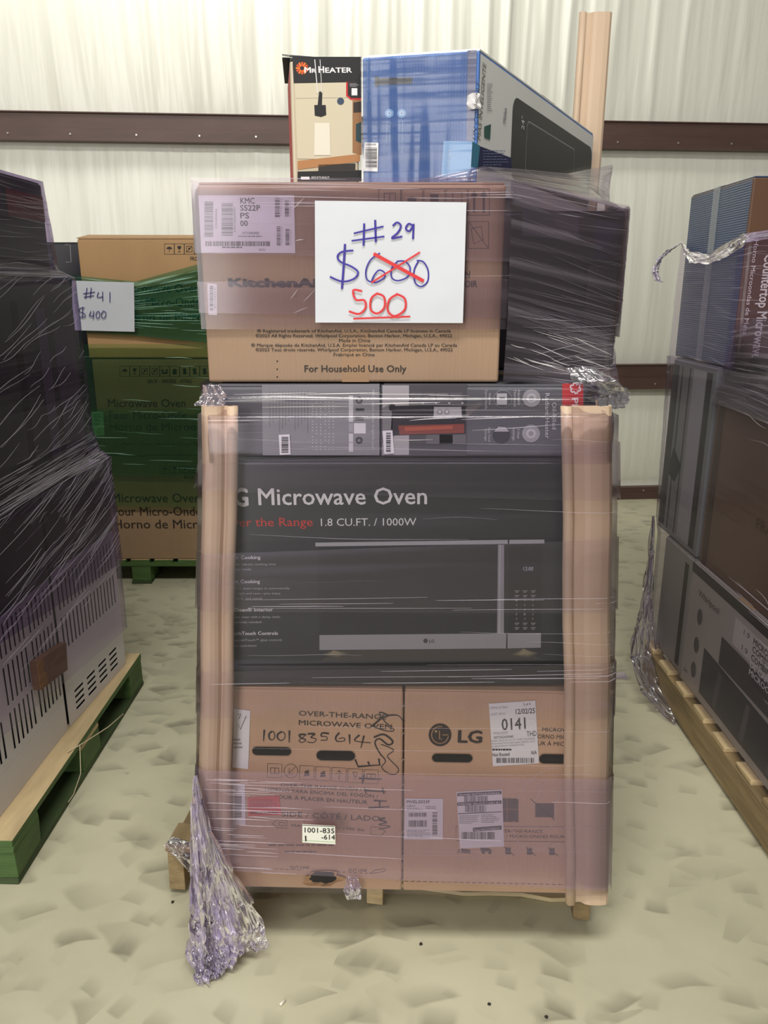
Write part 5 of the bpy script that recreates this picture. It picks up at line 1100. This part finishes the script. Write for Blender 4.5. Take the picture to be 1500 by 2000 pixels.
# right stack
T = Thing('stretch_film', 'torn violet stretch film round the stack topped by the blue carton', 'stretch film', (1.2, 2.2, .14))
def rring(z, fl, bl, zf=None, x1=2.03): return [(x1, bl[1], z), (bl[0] + .02, bl[1] + .01, z), (*bl, z), (*fl, z if zf is None else zf), (x1, fl[1], z if zf is None else zf)]
rs = [rring(.15, (1.018, 1.685), (1.018, 2.73)), rring(.575, (1.022, 1.69), (1.02, 2.75)), rring(.62, (1.034, 1.72), (1.026, 2.80)), rring(1.15, (1.036, 1.72), (1.030, 2.85)), rring(1.21, (1.036, 1.73), (1.034, 2.874))]
o, Gr = sheet(T, 'film_layer', rs, F_RIGHT, .04, 8, .002, 31, True)
# upper torn layer hugging the blue carton and sloping to the near cartons
u1 = [[(1.043, 2.88, 1.18), (1.042, 2.60, 1.19), (1.040, 2.375, 1.20), (1.09, 2.36, 1.22), (1.30, 2.352, 1.22)], [(1.043, 2.88, 1.42), (1.042, 2.60, 1.44), (1.043, 2.375, 1.42), (1.08, 2.368, 1.42), (1.3, 2.37, 1.40)], [(1.045, 2.87, 1.585), (1.046, 2.67, 1.535), (1.048, 2.38, 1.575), (1.09, 2.38, 1.59), (1.3, 2.38, 1.60)]]
o, Gs = sheet(T, 'film_layer', u1, F_LEFT2, .03, 10, .003, 33)
u2 = [[(1.034, 2.45, 1.10), (1.032, 2.2, 1.10), (1.034, 1.74, 1.08)], [(1.05, 2.42, 1.20), (1.085, 2.2, 1.20), (1.085, 1.8, 1.2)], [(1.046, 2.372, 1.34), (1.09, 2.34, 1.36), (1.30, 2.33, 1.36)]]
o, Gt = sheet(T, 'film_gusset', u2, F_DIAG, .03, 8, .003, 34)
wrinkles(T, Gs, 60, WR_L, 41, (.1, .9), (.0, .95), (.05, .25), -.1, .2, (.0005, .0015)); wrinkles(T, Gt, 50, WR_L, 42, (0, .8), (0, 1), (.1, .4), -.1, .2, (.0005, .0015)); wrinkles(T, Gr, 60, WR_S, 43, (.38, .62), (.1, 1), (.02, .1), -.25, .25, (.0005, .0015))
drape(T, 'film_torn_edge', [((1.045, 2.86, 1.585), (.0, .02, .02), .3), ((1.04, 2.76, 1.55), (.0, .02, .022), .7), ((1.042, 2.60, 1.535), (.0, .01, .014), .8), ((1.040, 2.46, 1.56), (0, .01, .02), .8), ((1.05, 2.37, 1.585), (.0, .01, .014), .8), ((1.25, 2.36, 1.62), (.02, .0, .014), .8)], F_CRUMP, 14, 70, .012, 18, .006)
drape(T, 'film_torn_curl', [((1.045, 2.87, 1.60), (.004, .02, 0), .4), ((1.015, 2.90, 1.575), (.012, .014, 0), .9), ((.985, 2.905, 1.545), (.010, .012, .0), 1.), ((.972, 2.905, 1.505), (.008, .01, 0), .9), ((.985, 2.905, 1.475), (.009, .008, 0), .8), ((1.0, 2.905, 1.468), (.006, .004, 0), .5)], F_CRUMP, 14, 40, .014, 20, .005)
drape(T, 'film_tail', [((1.016, 2.80, .62), (.004, .01, 0), .2), ((1.012, 2.77, .48), (.014, .01, 0), .5), ((1.0, 2.74, .34), (.026, .02, 0), .8), ((.985, 2.70, .22), (.045, .02, 0), 1.), ((.975, 2.64, .12), (.06, .02, 0), 1.2), ((.985, 2.53, .05), (.05, .03, 0), 1.2), ((1.0, 2.42, .02), (.03, .02, 0), .8), ((1.004, 2.36, .008), (.01, .01, 0), .4)], F_CRUMPG, 34, 70, .04, 23, .008)
drape(T, 'film_tail', [((.94, 2.70, .006), (.0, .02, .004), .6), ((.86, 2.70, .01), (.0, .018, .006), .8), ((.80, 2.69, .01), (0, .016, .006), .8), ((.74, 2.70, .006), (0, .01, .004), .5)], F_CRUMP, 12, 40, .012, 26, .006)
# green film behind
T = Thing('stretch_film', 'green stretch film round the three brown microwave cartons', 'stretch film', (-1.2, 3.95, .5))
X0, X1 = -1.72, -.58
gm = [[(X0, 4.21, .42), (X0, 3.67, .42), (X1, 3.67, .40), (X1, 4.21, .42)], [(X0, 4.21, 1.2), (X0, 3.67, 1.2), (X1, 3.67, 1.2), (X1, 4.21, 1.2)]]
o, Gu = sheet(T, 'film_layer', gm, F_GREEN, .05, 12, .003, 41, True)
g2 = [[(X0, 4.21, .60), (X0, 3.668, .58), (X1, 3.668, .56), (X1, 4.21, .6)], [(X0, 4.21, .92), (X0, 3.668, .90), (X1, 3.668, .9), (X1, 4.21, .92)]]
o, Gv = sheet(T, 'film_band', g2, F_GREEN, .05, 8, .003, 42, True)
g3 = [[(X0, 4.2, 1.27), (X0, 3.664, 1.27), (-1.15, 3.664, 1.24), (X1, 3.664, 1.18), (X1, 4.2, 1.2)], [(X0, 4.2, 1.53), (X0, 3.664, 1.535), (-1.13, 3.664, 1.478), (X1, 3.664, 1.62), (X1, 4.2, 1.6)]]
o, Gw = sheet(T, 'film_band', g3, F_GREEN2, .03, 12, .005, 43)
wrinkles(T, Gw, 90, WR_G, 51, (.4, .75), (.1, 1), (.03, .14), -.12, .15, (.0012, .003)); wrinkles(T, Gv, 26, WR_G, 52, (.15, .5), (.1, 1), (.02, .08), -.12, .1, (.001, .0025)); wrinkles(T, Gu, 20, WR_G, 53, (.15, .5), (.3, 1), (.02, .06), -.2, .1, (.001, .003))

# ================================================================== bits on the floor
def strand(label, pts, r, mat, name, cat):
    T = Thing(name, label, cat, tuple(pts[0])); P = [Vector(p) for p in pts]; V = []; n = 5
    for k, p_ in enumerate(P):
        d = (P[min(k + 1, len(P) - 1)] - P[max(k - 1, 0)]).normalized(); a = d.orthogonal().normalized(); b = d.cross(a)
        V += [p_ + (a * math.cos(6.2832 * i / n) + b * math.sin(6.2832 * i / n)) * r for i in range(n)]
    part(T, 'stem', V, [(k * n + i, k * n + (i + 1) % n, (k + 1) * n + (i + 1) % n, (k + 1) * n + i) for k in range(len(P) - 1) for i in range(n)] + [tuple(range(n))[::-1], tuple(range(len(V) - n, len(V)))], mat, smooth=True)
STRAW = ink(196, 182, 150)
strand('pale straw strand caught on the edge of the green painted pallet', [(-.93, 1.99, .135), (-.905, 2.06, .125), (-.87, 2.16, .115), (-.845, 2.23, .12)], .0016, STRAW, 'straw_strand', 'straw')
strand('thin bent straw strand drooping beneath the green painted pallet edge', [(-.905, 2.02, .138), (-.895, 1.98, .07), (-.90, 1.93, .035), (-.905, 1.9, .03)], .0014, STRAW, 'straw_strand', 'straw')
ff_ = Face((0, 0, 0), (1, 0, 0), (0, 1, 0))
def fl_at(x, y, z=.004): a = ff_.hit(x, y); return (a[0], a[1], z)
strand('short white plastic peg lying on the concrete floor', [fl_at(547, 1966), fl_at(551, 1962), fl_at(556, 1956)], .0035, ink(230, 226, 210), 'plastic_peg', 'debris')
r = random.Random(2)
for (x, y) in ((822, 1845), (337, 1763), (1067, 1987), (955, 1962), (1204, 1070)):
    c = fl_at(x, y, 0); s = .004
    T = Thing('dirt_crumb', 'tiny dark dirt crumb on the concrete floor', 'debris', c, 0, 'dirt crumbs on the floor')
    V = [Vector(c) + Vector((s * math.cos(a) * r.uniform(.6, 1.2), s * math.sin(a) * r.uniform(.6, 1.2), z)) for z in (.0002, .003) for a in [6.2832 * k / 6 for k in range(6)]]
    part(T, 'crumb', V, [tuple(range(6, 12))] + [(k, (k + 1) % 6, 6 + (k + 1) % 6, 6 + k) for k in range(6)] + [tuple(range(6))[::-1]], ink(50, 46, 40))
bpy.context.view_layer.update()
